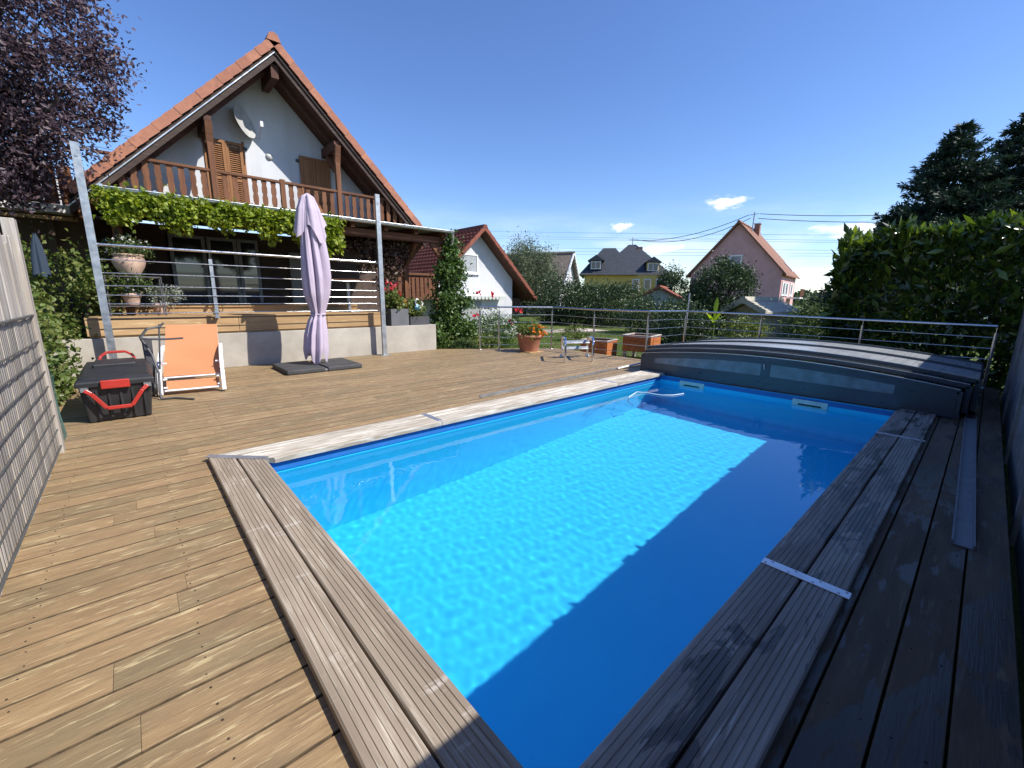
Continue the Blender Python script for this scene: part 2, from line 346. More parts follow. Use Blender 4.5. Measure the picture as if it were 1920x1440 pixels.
# ---------------------------------------------------------------- foliage helpers
def leaf_mesh(name, P, L, W, axis=None, spread=1., fold=.25, rg=rng, lvar=.35):
    P = np.asarray(P); n = len(P)
    D = rg.normal(size=(n, 3))
    if axis is not None: D = np.asarray(axis)*1.0 + D*spread
    D /= np.linalg.norm(D, axis=1, keepdims=True)+1e-9
    Nn = rg.normal(size=(n, 3)); Sd = np.cross(D, Nn); Sd /= np.linalg.norm(Sd, axis=1, keepdims=True)+1e-9
    Nn = np.cross(Sd, D); s = (1+rg.uniform(-lvar, lvar, (n, 1)))
    l = L*s; w = W*s
    V = np.stack([P, P+D*l*.5+Sd*w*.5+Nn*w*fold, P+D*l, P+D*l*.5-Sd*w*.5+Nn*w*fold], 1)
    b = np.arange(n)[:, None]*4
    F = np.concatenate([b+np.array([[0, 1, 2]]), b+np.array([[0, 2, 3]])], 1).reshape(-1, 3)
    return mesh_np(name, V, F)
def clumps(c, rad, nc, shell=.35, rg=rng, zmin=None):
    d = rg.normal(size=(nc, 3)); d /= np.linalg.norm(d, axis=1, keepdims=True)
    r = rg.uniform(shell**3, 1, (nc, 1))**(1/3)
    C = np.asarray(c)+d*r*np.asarray(rad)
    if zmin is not None: C[:, 2] = np.maximum(C[:, 2], zmin+rg.uniform(0, .15, nc))
    return C
def cloud(C, n, sp, rg=rng):
    i = rg.integers(0, len(C), n); return C[i]+rg.normal(size=(n, 3))*np.asarray(sp)
def limbs(mb, base, C, r0, k, rg=rng, fork=.35):
    base = Vector(base); ctr = Vector(np.mean(C, 0).tolist()); tz = base.z+(ctr.z-base.z)*fork
    top = Vector((base.x*.7+ctr.x*.3, base.y*.7+ctr.y*.3, tz))
    mb.tube([base, base.lerp(top, .5)+Vector((rg.uniform(-.05, .05), rg.uniform(-.05, .05), 0)), top], [r0*1.25, r0, r0*.85], 8)
    for j in rg.permutation(len(C))[:k]:
        e = Vector(C[j].tolist()); m = top.lerp(e, .5)+Vector((rg.uniform(-.1, .1), rg.uniform(-.1, .1), .12*(e-top).length))
        mb.tube([top, m, e], [r0*.5, r0*.28, r0*.06], 5, False)
def shrub(name, label, c, rad, n, L, W, mat, cat='shrub', nc=60, sp=None, base_z=-.22, shell=.45, trunk=.04, nl=10, group=None, zmin=None, extra=None, seed=None):
    rg = np.random.default_rng(seed if seed is not None else int(abs(c[0]*131+c[1]*17))+3)
    t = thing(name, label, cat, (c[0], c[1], base_z), group)
    C = clumps(c, rad, nc, shell, rg, zmin if zmin is not None else base_z+.1)
    sp = sp or [r*.16 for r in rad]
    me = leaf_mesh('foliage', cloud(C, n, sp, rg), L, W, rg=rg); put('crown' if cat == 'tree' else 'foliage', me, mat, t)
    mb = MB(); limbs(mb, (c[0], c[1], base_z-.05), C, trunk, nl, rg); mb.build('trunk' if cat == 'tree' else 'stem', M['bark'], t)
    if extra: extra(t, C, rg)
    return t
def flowers(t, P, mat, size, name='flower', petals=6, rg=rng):
    P = np.asarray(P); Q = np.repeat(P, petals, 0)+rg.normal(size=(len(P)*petals, 3))*size*.12
    o = put(name, leaf_mesh(name, Q, size, size*.7, rg=rg), mat, t); o['kind'] = 'stuff'; return o
# ================================================================ THE SETTING
GZ = -.22
mb = MB(); mb.add([(-900,-900,GZ),(900,-900,GZ),(900,900,GZ),(-900,900,GZ)], [(0,1,2,3)])
# one sheet of ground with the pit of the pool left open
PX0, PX1, PY0, PY1, PD, WZ = .65, 6.65, .54, 3.60, -1.45, -.1
mb = MB(); O = 900
mb.add([(-O,-O,GZ),(O,-O,GZ),(O,O,GZ),(-O,O,GZ),(PX0-.1,PY0-.1,GZ),(PX1+.1,PY0-.1,GZ),(PX1+.1,PY1+.1,GZ),(PX0-.1,PY1+.1,GZ)],
       [(0,1,5,4),(1,2,6,5),(2,3,7,6),(3,0,4,7)])
struct('ground', mb, M['ground'], )
# lawn blades where the garden shows between the railing and the shrubs
n = 36000
gx = np.concatenate([rng.uniform(8.3, 15, n*2//3), rng.uniform(6.6, 9.5, n//3)]); gy = np.concatenate([rng.uniform(4.8, 14, n*2//3), rng.uniform(8.6, 13, n//3)])
keep = gx+gy*.0 > 8.2-(gy-7.4)*1.55*(gy > 7.4); gx, gy = gx[keep], gy[keep]
gp = np.stack([gx, gy, np.full(len(gx), GZ-.005)], 1)
gr = put('lawn_grass', leaf_mesh('lawn_grass', gp, .055, .009, axis=np.tile([0,0,1.], (len(gp),1)), spread=.35), M['grass'])
tag(gr, 'short green lawn beyond the steel garden railing', 'grass', kind='stuff')
# paved path in the garden
mb = MB(); mb.add([(11,13.2,GZ+.006),(16.5,11.6,GZ+.006),(16.8,13.2,GZ+.006),(11.2,15,GZ+.006)], [(0,1,2,3)])
struct('garden_path', mb, plain('pink_gravel_paving', (.5,.42,.38), .95, var=.15, nscale=15))
mb = MB().box((8.12,4.5,GZ),(8.3,7.7,GZ+.12)); struct('path_edging', mb, M['concrete'])

# ---------------------------------------------------------------- deck
def xprof(mb, ax, prof, s0, s1):
    """profile [(t,z)] pushed along axis ax ('U' or 'V') from s0(t) to s1(t)"""
    n = len(prof); vs_ = []
    for f in (s0, s1):
        for t, z in prof:
            s = f(t); vs_.append((s, t, z) if ax == 'U' else (t, s, z))
    fs = [(i, (i+1) % n, (i+1) % n+n, i+n) for i in range(n)]
    fs = [q if ax == 'V' else q[::-1] for q in fs]
    a, b = tuple(range(n)), tuple(range(2*n-1, n-1, -1))
    fs += [a[::-1], b[::-1]] if ax == 'V' else [a, b]
    mb.add(vs_, fs)
def interp(v, pts):
    for (a, ua), (b, ub) in zip(pts, pts[1:]):
        if a <= v <= b: return ua+(ub-ua)*(v-a)/(b-a)
    return pts[-1][1] if v > pts[-1][0] else pts[0][1]
RB = [(-.4, 9.75), (4.72, 9.75), (4.73, 8.1), (7.42, 8.1), (8.42, 6.5), (9.05, 5.55)]
deck = thing('pool_deck', None, None, (3, 5, GZ), kind='structure')
def deck_board(u0f, u1f, v0, v1, mat, dz=0.):
    c = .002; t = .027
    prof = [(v0, -t+dz), (v0, -c+dz), (v0+c, dz), (v1-c, dz), (v1, -c+dz), (v1, -t+dz)]
    mb = MB(); xprof(mb, 'U', prof, u0f, u1f)
    me = mb.mesh('board'); cx = (u0f(v0)+u1f(v0))/2
    me.transform(Matrix.Translation((-cx, -v0, 0)))
    me.materials.append(mat); me.materials.append(M['gap_shade'])
    for p_ in me.polygons: p_.material_index = 1 if p_.normal.z < .9 else 0
    return put('board', me, mat, deck, loc=(cx, v0, 0))
pitchb = .155; k = 0; v = -.27
while v < 8.97:
    v0, v1 = v, min(v+pitchb-.008, 8.99)
    lft = -.58 if v1 < 5.06 else -.75
    mid = (v0+v1)/2
    spans = [(lft, None)]
    if .3 < mid < 3.95: spans = [(lft, .40), (PX1+.06, None)]
    elif mid < .3: spans = [(-.58, None)]
    for a, b in spans:
        bf = (lambda t: interp(t, RB)) if b is None else (lambda t, b=b: b)
        end = bf(mid); cuts = [a]
        rr = random.Random(k*13+int(a*10))
        if end-a > 1.5:
            x = a+rr.uniform(.5, 3.0)
            while x < end-.6: cuts.append(x); x += rr.uniform(2.2, 3.6)
        elif rr.random() < .3: cuts.append(a+rr.uniform(.25, .7)*(end-a))
        cuts.append(None)
        for i in range(len(cuts)-1):
            s0 = cuts[i]+(.0006 if i else 0)
            f1 = bf if cuts[i+1] is None else (lambda t, q=cuts[i+1]: q-.0006)
            m = M['deck_shade_wet'] if (mid < .3 and cuts[i] > -.6) else M['deck']
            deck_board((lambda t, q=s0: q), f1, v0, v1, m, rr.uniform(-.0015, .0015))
    v += pitchb; k += 1
screws_ = MB(); v = -.27; k = 0
while v < 8.9:
    rr = random.Random(k); u_ = -.45
    while u_ < interp(v+.07, RB)-.05:
        if not (.36 < u_ < PX1+.1 and .2 < v < 3.95):
            for q in (.03, .115):
                c_ = Vector((u_+rr.uniform(-.012,.012), v+q+rr.uniform(-.004,.004), 0)); screws_.add([c_+Vector((.0032*math.cos(a_), .0032*math.sin(a_), .0024)) for a_ in np.linspace(0, 6.283, 7)[:6]]+[c_+Vector((.0045*math.cos(a_), .0045*math.sin(a_), -.004)) for a_ in np.linspace(0, 6.283, 7)[:6]], [(0,1,2,3,4,5)]+[(i_, i_+6, (i_+1) % 6+6, (i_+1) % 6) for i_ in range(6)])
        u_ += .5
    v += pitchb; k += 1
o = screws_.build('screws', plain('rusty_screw', (.07,.05,.04), .6, .4), deck); o['kind'] = 'stuff'
# joists that carry the boards at the open edges
mb = MB()
for a, b in [((8.07,4.73),(8.07,7.42)), ((8.07,7.42),(6.47,8.42)), ((6.47,8.42),(5.56,8.98)), ((9.7,-.3),(9.7,4.7)), ((9.7,4.7),(8.07,4.7))]:
    mb.beam((*a, -.125), (*b, -.125), .04, .19)
mb.build('edge_joist', M['larch'], deck)

# ---------------------------------------------------------------- pool
pool = thing('swimming_pool', 'rectangular blue lined swimming pool sunk in the wooden deck', 'swimming pool', ((PX0+PX1)/2, (PY0+PY1)/2, PD))
T = .08
fl = MB().box((PX0-T,PY0-T,PD-T),(PX1+T,PY1+T,PD)).build('pool_floor', M['liner'], pool)
walls = [MB().box((PX0-T,PY0-T,PD+.001),(PX0,PY1+T,-.001)), MB().box((PX1,PY0-T,PD+.001),(PX1+T,PY1+T,-.001)),
         MB().box((PX0+.001,PY0-T,PD+.001),(PX1-.001,PY0,-.0015)), MB().box((PX0+.001,PY1,PD+.001),(PX1-.001,PY1+T,-.0015))]
walls = [w.build('pool_wall', M['liner'], pool) for w in walls]
for o in [fl]+walls: o.cycles.is_caustics_receiver = True
# liner rail round the top of the walls, its dark blue painting the coping's shade
mb = MB()
for a, b in [((PX0,PY0,-.035),(PX0+.012,PY1,-.004)), ((PX1-.012,PY0,-.06),(PX1,PY1,-.004)), ((PX0,PY0,-.034),(PX1,PY0+.012,-.005)), ((PX0,PY1-.012,-.08),(PX1,PY1,-.005))]: mb.box(a, b)
mb.build('liner_rail', M['liner_shade'], pool)
# coping: two grooved boards wide, mitred
def grooved(t0, t1, n=7, h=.042, d=.0032):
    w = t1-t0; e = .006; prof = [(t0, .0015), (t0, h-e), (t0+e, h)]
    p = (w-2*e)/n
    for i in range(n):
        s = t0+e+i*p
        if i: prof += [(s-.0035, h), (s-.0015, h-d), (s+.0015, h-d), (s+.0035, h)]
    prof += [(t1-e, h), (t1, h-e), (t1, .0015)]
    return prof
mit = lambda u: PY1+(PX0-u)+.0            # left corner mitre V(u)
mitr = lambda u: PY0-(PX0-u)              # right corner mitre
for t0, t1 in ((.315, .473), (.483, .645)):
    mb = MB(); xprof(mb, 'V', grooved(t0, t1), lambda t: mitr(t)+.002, lambda t: mit(t)-.002); mb.build('coping_board', M['coping'], pool)
umit = lambda v: PX0-(v-PY1); umitr = lambda v: PX0-(PY0-v)
for v0, v1 in ((PY1-.05, PY1+.16), (PY1+.17, PY1+.33)):
    c = [None, 2.235, 5.32, PX1+.05]
    for a, b in zip(c, c[1:]):
        mb = MB(); xprof(mb, 'U', grooved(v0, v1, 5, .045, .0025), (lambda t: umit(t)+.002) if a is None else (lambda t, a=a: a+.003), lambda t, b=b: b-.003); mb.build('coping_board', M['coping_pale'], pool)
for v0, v1 in ((PY0-.15, PY0+.015), (PY0-.315, PY0-.16)):
    c = [None, 2.165, 5.26, PX1+.05]
    for a, b in zip(c, c[1:]):
        mb = MB(); xprof(mb, 'U', grooved(v0, v1), (lambda t: umitr(t)+.002) if a is None else (lambda t, a=a: a+.003), lambda t, b=b: b-.003); mb.build('coping_board', M['coping_u'], pool)
# joint plates with screws
def plate(c, d, L, w, zz=.0425, screws=True):
    c = Vector((*c, 0)); d = Vector((*d, 0)).normalized(); s = Vector((-d.y, d.x, 0))
    o = MB().beam(c-d*L/2+Vector((0,0,zz+.002)), c+d*L/2+Vector((0,0,zz+.002)), w, .004).build('joint_plate', M['alu'], pool, bevel=.001)
    if screws:
        for i in range(4):
            for q in (-1, 1):
                p = c+d*(L*(-.42+.28*i)+q*.012)+s*q*w*.26+Vector((0,0,zz+.004)); m2 = MB(); m2.lathe(p, [(.0055,-.001),(.0055,.0012),(.002,.0018),(0,.0006)], 10); m2.build('screw', M['galv'], o)
    return o
plate((2.165, PY0-.16), (0,1), .345, .055); plate((5.26, PY0-.16), (0,1), .345, .05)
plate((2.235, PY1+.157), (0,1), .345, .06, screws=False); plate((5.32, PY1+.157), (0,1), .345, .05, screws=False)
plate((PX0-.165, PY1+.165), (-1,1), .49, .06, screws=False)
# skimmers in the far wall
for cv in (3.04, 1.42):
    s = MB()
    for a, b in [((-.2,-.085),(.2,-.03)), ((-.2,.03),(.2,.085)), ((-.2,-.03),(-.13,.03)), ((.13,-.03),(.2,.03))]:
        s.box((PX1-.014, cv+a[0], -.115+a[1]), (PX1+.002, cv+b[0], -.115+b[1]))
    o = s.build('skimmer', plain('skimmer_plastic', (.62,.68,.62), .5), pool)
    MB().box((PX1-.003, cv-.154, -.169), (PX1+.001, cv+.154, -.061)).build('opening', M['dark'], o)
    MB().box((PX1-.008, cv-.12, -.145), (PX1-.004, cv+.12, -.125)).build('flap', M['white'], o)
# water
nx, ny = 700, 360
X, Y = np.meshgrid(np.linspace(PX0-.004, PX1+.004, nx), np.linspace(PY0-.004, PY1+.004, ny), indexing='ij')
rw = np.random.default_rng(1); Z = np.full_like(X, WZ)
for q in range(46):
    a = rw.normal(.6, .9); lam = rw.uniform(.055, .19); kk = 2*np.pi/lam
    Z += .00003*(lam/.2)**1.4*np.sin(kk*(X*np.cos(a)+Y*np.sin(a))+rw.uniform(0, 6.28))
idx = np.arange(nx*ny).reshape(nx, ny)
F = np.stack([idx[:-1,:-1], idx[1:,:-1], idx[1:,1:], idx[:-1,1:]], -1).reshape(-1, 4)
me = mesh_np('water', np.stack([X, Y, Z], -1), F); me.polygons.foreach_set('use_smooth', [True]*len(me.polygons))
kw = NT('pool_water'); kw.setp(base=(.93,.985,1), rough=0., trans=1., ior=1.333)
water = tag(put('water', me, kw.m), kind='structure'); water.cycles.is_caustics_caster = True
# hose floating at the far end
hp = [gz(1282,738,WZ+.008), gz(1262,741,WZ+.01), gz(1240,741,WZ+.01), gz(1215,737,WZ+.01), gz(1194,735,WZ+.012), gz(1180,744,WZ+.0), gz(1177,756,WZ-.03), gz(1186,767,WZ-.08)]
tag(MB().tube(hp, .008, 8).build('pool_hose', plain('pale_hose', (.5,.62,.68), .5)), 'white cleaning hose floating in the corner of the pool', 'hose')

# ---------------------------------------------------------------- low telescopic pool enclosure
enc = thing('pool_enclosure', 'low arched dark framed pool enclosure pushed together at the pool end', 'pool enclosure', (7.9, 2.05, 0))
def arc_pts(k, n=28, dz=0.):
    vl, vr = 4.02+.06*k, .08-.06*k; hs, hp_ = .31+.045*k, .455+.055*k
    return [(vl+(vr-vl)*i/n, hs+(hp_-hs)*(1-(2*i/n-1)**2)+dz) for i in range(n+1)]
segs = [(6.735, 8.75), (6.93, 8.95), (7.12, 9.2)]
for k, (u0, u1) in enumerate(segs):
    A = arc_pts(k)
    for uu in ([u0, u0+1.02, u1-.06] if k == 2 else [u0, u1-.06]):
        mb = MB(); rings = []
        for v_, z_ in [(A[0][0], .012)]+A+[(A[-1][0], .012)]:
            rings.append((v_, z_))
        for (va, za), (vb, zb) in zip(rings, rings[1:]):
            n_ = Vector((0, -(zb-za), (vb-va))).normalized()
            mb.beam((uu+.03, va, za-.0), (uu+.03, vb, zb), .06, .05, (0, -(zb-za), vb-va))
        o = mb.build('arch', M['anthracite'], enc)
        mb = MB()
        for (va, za), (vb, zb) in zip(A, A[1:]): mb.beam((uu+.004, va, za+.027), (uu+.004, vb, zb+.027), .012, .006, (0, -(zb-za), vb-va))
        if uu == u0: mb.build('trim_strip', M['alu'], o)
    # roof sheet, and side skirts
    for a, b in ([(u0+.06, u0+1.02), (u0+1.08, u1-.06)] if k == 2 else [(u0+.06, u1-.06)]):
        mb = MB(); B = arc_pts(k, dz=-.004)
        mb.loft([[(a, v_, z_) for v_, z_ in B], [(b, v_, z_) for v_, z_ in B]], True, False)
        mb.build('roof_panel', M['poly'], enc)
        for q in (0, -1):
            vq, zq = A[q]; MB().box((a, vq-.006, .03), (b, vq+.006, zq-.02)).build('side_panel', M['poly'] if k == 2 else M['anthracite'], enc)
    for q in (0, -1):
        MB().box((u0, A[q][0]-.035, .004), (u1, A[q][0]+.03, .05)).build('base_rail', M['anthracite'], enc)
# front face of the innermost segment: skirt, frame and two translucent windows
A = arc_pts(0); za = lambda v_: np.interp(v_, [p[0] for p in A[::-1]], [p[1] for p in A[::-1]])
uF = 6.728
def band(z0, z1, va, vb, name, mat, du=.014, off=0., n=14, parent=enc):
    mb = MB(); vs_ = np.linspace(va, vb, n+1)
    for a, b in zip(vs_, vs_[1:]):
        poly_ = [(uF+off, a, z0(a)), (uF+off, b, z0(b)), (uF+off, b, z1(b)), (uF+off, a, z1(a))]; mb.prism(poly_, (du, 0, 0))
    return mb.build(name, mat, parent)
w0 = lambda v_: .185+.02*(1-abs(v_-2.05)/2); w1 = lambda v_: za(v_)-.075
band(lambda v_: .012, w0, 4.0, .1, 'skirt', M['anthracite'], .02)
band(w1, lambda v_: za(v_)-.02, 4.0, .1, 'top_frame', M['anthracite'], .02)
for a, b in ((4.0, 3.78), (2.09, 1.97), (.62, .1)): band(w0, w1, a, b, 'strut', M['anthracite'], .022, -.002, 3)
for a, b in ((3.78, 2.09), (1.97, .62)): band(w0, w1, a, b, 'window', M['poly_front'], .006, .006)
MB().tube([(uF-.01, 2.05, .38), (uF-.03, 2.04, .34), (uF-.012, 2.03, .3)], .008, 6).build('handle', M['alu'], enc)
# guide rails on the deck
def channel(a, b, w, name, label, h=.03):
    a = Vector(a); b = Vector(b); d = (b-a).normalized(); s = Vector((-d.y, d.x, 0)); mb = MB(); z = Vector((0,0,.005))
    mb.beam(a+z, b+z, w, .008)
    for q in (-1, 1): mb.beam(a+s*q*(w/2-.004)+z*3.4, b+s*q*(w/2-.004)+z*3.4, .008, h-.008)
    tag(mb.build(name, plain('grey_channel', (.16,.17,.19), .5, .0, var=.1) if w > .06 else M['galv']), label, 'guide rail')
channel((3.18,-.10,0), (6.9,-.04,0), .09, 'guide_rail', 'grey aluminium channel lying on the damp shaded deck')
channel((3.28,4.27,0), (6.95,4.47,0), .05, 'guide_rail', 'thin aluminium track lying on the deck beside the bleached coping', .02)
tag(MB().tube([gz(1158,691,.02), gz(1204,680,.05)], .018, 8).build('white_pole', M['white']), 'short white pole lying beside the pool enclosure', 'pole')

# ---------------------------------------------------------------- steel garden railing
TOP = [(6.42,8.36,1.045), (6.72,7.98,1.045), (7.95,7.36,1.042), (8.0,6.08,1.02), (8.0,4.7,1.024), (9.6,4.68,1.005), (9.6,3.09,.985), (9.6,1.46,.957), (9.6,-.11,.935)]
rail = thing('garden_railing', 'stainless steel rod railing along the garden edge of the deck', 'railing', (8, 6, 0))
for i, (x, y, z) in enumerate(TOP):
    o = MB().tube([(x,y,-.06 if i not in (5,) else 0), (x,y,z-.1)], .021, 12).build('post', M['steel'], rail)
    MB().tube([(x,y,z-.1), (x,y,z)], .007, 6).build('spigot', M['steel'], o)
    MB().lathe((x,y,.0), [(0,.008),(.045,.008),(.045,.0)], 14).build('foot_plate', M['steel'], o)
for i, (a, b) in enumerate(zip(TOP, TOP[1:])):
    MB().tube([a, b], .021, 12).build('handrail', M['steel'], rail)
    for f in (.82, .645, .47, .295, .12):
        MB().tube([(a[0],a[1],a[2]*f), (b[0],b[1],b[2]*f)], .0065, 6).build('rod', M['steel'], rail)
tag(MB().tube([(9.7,4.74,-.2), (9.78,4.73,1.42)], .017, 8).build('stake', M['galv']), 'thin leaning metal stake behind the railing corner', 'stake')

# ---------------------------------------------------------------- dark boundary wall on the shaded side
bw = thing('boundary_wall', 'dark concrete panel wall along the damp shaded side deck', 'wall', (3, -.36, GZ))
u = -4.2
while u < 8.7:
    for j in range(4):
        z0 = GZ+.43*j; MB().box((u+.06, -.375, z0+.004), (u+2.0, -.335, z0+.426)).build('panel', plain('dark_concrete', (.2,.2,.205), .9, var=.25, nscale=5, bump=.2) if (u < -4.1 and j == 0) else bpy.data.materials['dark_concrete'], bw, bevel=.004)
    MB().box((u-.04, -.4, GZ-.3), (u+.058, -.31, GZ+1.715)).build('post', bpy.data.materials['dark_concrete'], bw)
    u += 2.06
# ================================================================ MAIN HOUSE
HU, HZ, VF, VW = 2.89, 6.46, 10.6, 11.55          # ridge U, ridge top z, front edge of roof, gable wall
hs = thing('house', 'white gabled house with brown wooden balcony and red tiled roof', 'house', (HU, 14, GZ))
rz = lambda u_, t: HZ-t-abs(u_-HU)                # height of a roof layer t below the tile top
# gable wall with openings sunk in
gw = MB(); gw.prism([(HU-3.3, VW, 2.9), (HU+3.3, VW, 2.9), (HU+3.3, VW, rz(HU+3.3,.42)), (HU, VW, HZ-.42), (HU-3.3, VW, rz(HU-3.3,.42))], (0, .25, 0))
wall = gw.build('gable_wall', M['plaster'], hs)
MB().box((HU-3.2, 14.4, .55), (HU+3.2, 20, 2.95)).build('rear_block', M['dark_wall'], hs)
# roof slabs
for s in (-1, 1):
    e = 3.42
    mb = MB(); mb.prism([(HU, VF+.06, HZ-.07), (HU+s*e, VF+.06, HZ-.07-e), (HU+s*e, VF+.06, HZ-.16-e), (HU, VF+.06, HZ-.16)], (0, 9.5, 0)); mb.build('roof', M['tile_old'], hs)
    # verge tiles, one by one
    nt_ = 19; L = e*math.sqrt(2)/nt_; d = Vector((s, 0, -1)).normalized(); nn = Vector((s, 0, 1)).normalized()
    for i in range(nt_):
        a = Vector((HU, 0, HZ-.03))+d*(L*i+.0); b = a+d*(L-.006)
        mb = MB(); lift = nn*.013; jv = (i % 2)*.006+random.Random(i*3+s).uniform(0,.003); a = a+Vector((0,-jv,0)); b = b+Vector((0,-jv,0))
        mb.prism([a+Vector((0,VF-.03,0)), b+lift+Vector((0,VF-.03,0)), b+lift-nn*.14+Vector((0,VF-.03,0)), a-nn*.14+Vector((0,VF-.03,0))], (0,.03,0))
        mb.prism([a+Vector((0,VF,0)), b+lift+Vector((0,VF,0)), b+lift-nn*.03+Vector((0,VF,0)), a-nn*.03+Vector((0,VF,0))], (0,.24,0))
        me = mb.mesh('verge_tile'); put('verge_tile', me, M['tile'], hs, bevel=.006)
    # fascia, zinc strip, soffit boards and rafter
    off = lambda t: Vector((0,0,HZ-t))
    mb = MB(); mb.prism([(HU, VF+.02, HZ-.24), (HU+s*e, VF+.02, HZ-.24-e), (HU+s*e, VF+.02, HZ-.46-e), (HU, VF+.02, HZ-.46)], (0,.035,0)); mb.build('fascia_board', M['fascia'], hs)
    mb = MB(); mb.prism([(HU, VF-.012, HZ-.305), (HU+s*e, VF-.012, HZ-.305-e), (HU+s*e, VF-.012, HZ-.33-e), (HU, VF-.012, HZ-.33)], (0,.03,0)); mb.build('drip_strip', M['zinc'] if s < 0 else M['fascia'], hs)
    for j in range(4):
        v0 = VF+.06+j*.235; mb = MB(); mb.prism([(HU, v0, HZ-.35), (HU+s*e, v0, HZ-.35-e), (HU+s*e, v0, HZ-.39-e), (HU, v0, HZ-.39)], (0,.222,0)); mb.build('soffit_board', M['soffit'], hs)
    mb = MB(); mb.prism([(HU, VF+.42, HZ-.392), (HU+s*e, VF+.42, HZ-.392-e), (HU+s*e, VF+.42, HZ-.5-e), (HU, VF+.42, HZ-.5)], (0,.09,0)); mb.build('rafter', M['soffit'], hs)
mb = MB(); mb.prism([(HU-.13, VF-.045, HZ-.13), (HU-.08, VF-.045, HZ+.0), (HU, VF-.045, HZ+.035), (HU+.08, VF-.045, HZ+.0), (HU+.13, VF-.045, HZ-.13)], (0,9.6,0)); mb.build('ridge_cap', M['tile'], hs)
# purlins, posts, braces
PL, PR, VB = 1.6, 4.07, 10.75
MB().box((HU-.07, VF+.1, HZ-.76), (HU+.07, VW+.1, HZ-.5)).build('purlin', M['soffit'], hs)
for u_ in (PL, PR):
    z_ = rz(u_, .5)
    MB().box((u_-.065, VF+.08, z_-.2), (u_+.065, VW+.1, z_)).build('purlin', M['soffit'], hs, bevel=.008)
    MB().box((u_-.052, VB-.06, 2.93), (u_+.052, VB+.045, z_-.23)).build('balcony_post', M['brown_wood'], hs, bevel=.006)
    MB().beam((u_, VB+.05, z_-.62), (u_, VW-.25, z_-.2), .1, .12).build('brace', M['brown_wood_u'], hs)
    s = 1 if u_ > HU else -1
    MB().beam((u_, VB, z_-.5), (u_-s*.0, VB-.1, z_-.1), .12, .1).build('brace', M['brown_wood_u'], hs)
for u_ in (HU-3.25, HU+3.25):
    MB().box((u_-.07, VF+.05, rz(u_,.5)-.16), (u_+.07, VW+.1, rz(u_,.5))).build('purlin', M['brown_wood_u'], hs)
# balcony
MB().box((HU-3.25, 10.62, 2.8), (HU+3.25, VW, 2.95)).build('balcony_floor', M['brown_wood_u'], hs)
bal = MB().box((-.1, VB-.045, 3.66), (5.75, VB+.045, 3.71)).build('balcony_handrail', M['brown_wood_u'], hs, bevel=.006)
MB().box((-.1, VB-.03, 2.99), (5.75, VB+.03, 3.07)).build('balcony_lower_rail', M['brown_wood_u'], hs)
bp = []
for z_, w_ in [(3.03,.05),(3.12,.05),(3.17,.036),(3.22,.05),(3.32,.052),(3.38,.036),(3.43,.05),(3.52,.05),(3.57,.038),(3.62,.05),(3.68,.05)]: bp.append((z_, w_))
bmb = MB(); bmb.prism([(-w_, 0, z_) for z_, w_ in bp]+[(w_, 0, z_) for z_, w_ in bp[::-1]], (0,.024,0)); bme = bmb.mesh('baluster')
u_ = .2; i = 0
while u_ < 5.7:
    if min(abs(u_-PL), abs(u_-PR)) > .1: put('baluster', bme, M['brown_wood'], hs, loc=(u_, VB-.012, 0))
    u_ += .176; i += 1
MB().box((2.8, VB-.05, 2.95), (2.89, VB+.04, 3.74)).build('newel_post', M['brown_wood'], hs)
# openings of the upper floor: shuttered door and window
def shutter(u0, u1, z0, z1, vv, name='shutter', slats=True, solid=False):
    f = MB(); w_ = .055
    for a, b in [((u0,z0),(u0+w_,z1)), ((u1-w_,z0),(u1,z1)), ((u0+w_,z0),(u1-w_,z0+w_)), ((u0+w_,z1-w_),(u1-w_,z1)), ((u0+w_,(z0+z1)/2-.03),(u1-w_,(z0+z1)/2+.03))]:
        f.box((a[0], vv-.045, a[1]), (b[0], vv, b[1]))
    o = f.build(name, M['shutter'], hs)
    if slats:
        z_ = z0+.08; sl = MB()
        while z_ < z1-.08:
            if abs(z_-(z0+z1)/2) > .05: sl.beam((u0+w_, vv-.022, z_), (u1-w_, vv-.022, z_), .04, .008, (0,-.7,.7))
            z_ += .042
        o2 = sl.build('slats', M['shutter'], o); o2['kind'] = 'stuff'
    if solid: MB().box((u0+w_, vv-.03, z0+w_), (u1-w_, vv-.01, z1-w_)).build('board', M['shutter'], o)
    return o
M['shutter'] = wood('shutter_wood', (.33,.16,.07), (.43,.24,.12), (.22,.1,.045), ax=2, streak=.66, tint=.05)
shutter(1.66, 1.98, 2.97, 4.5, VW-.03); shutter(1.985, 2.3, 2.97, 4.5, VW-.03)
MB().box((1.6, VW-.03, 2.96), (1.655, VW-.002, 4.56)).build('door_frame', M['shutter'], hs); MB().box((2.305, VW-.03, 2.96), (2.35, VW-.002, 4.56)).build('door_frame', M['shutter'], hs)
shutter(3.47, 3.81, 3.2, 4.52, VW-.03, slats=False, solid=True); shutter(3.82, 4.16, 3.2, 4.52, VW-.03, slats=False, solid=True)
MB().box((3.43, VW-.02, 3.12), (4.2, VW-.001, 3.19)).build('window_sill', M['plaster'], hs)
for u_, z_ in ((1.62,4.45),(2.36,4.42),(3.43,4.4),(4.2,4.4)): MB().box((u_-.03, VW-.06, z_-.02), (u_+.03, VW-.001, z_+.03)).build('shutter_hook', M['black_plastic'], hs)
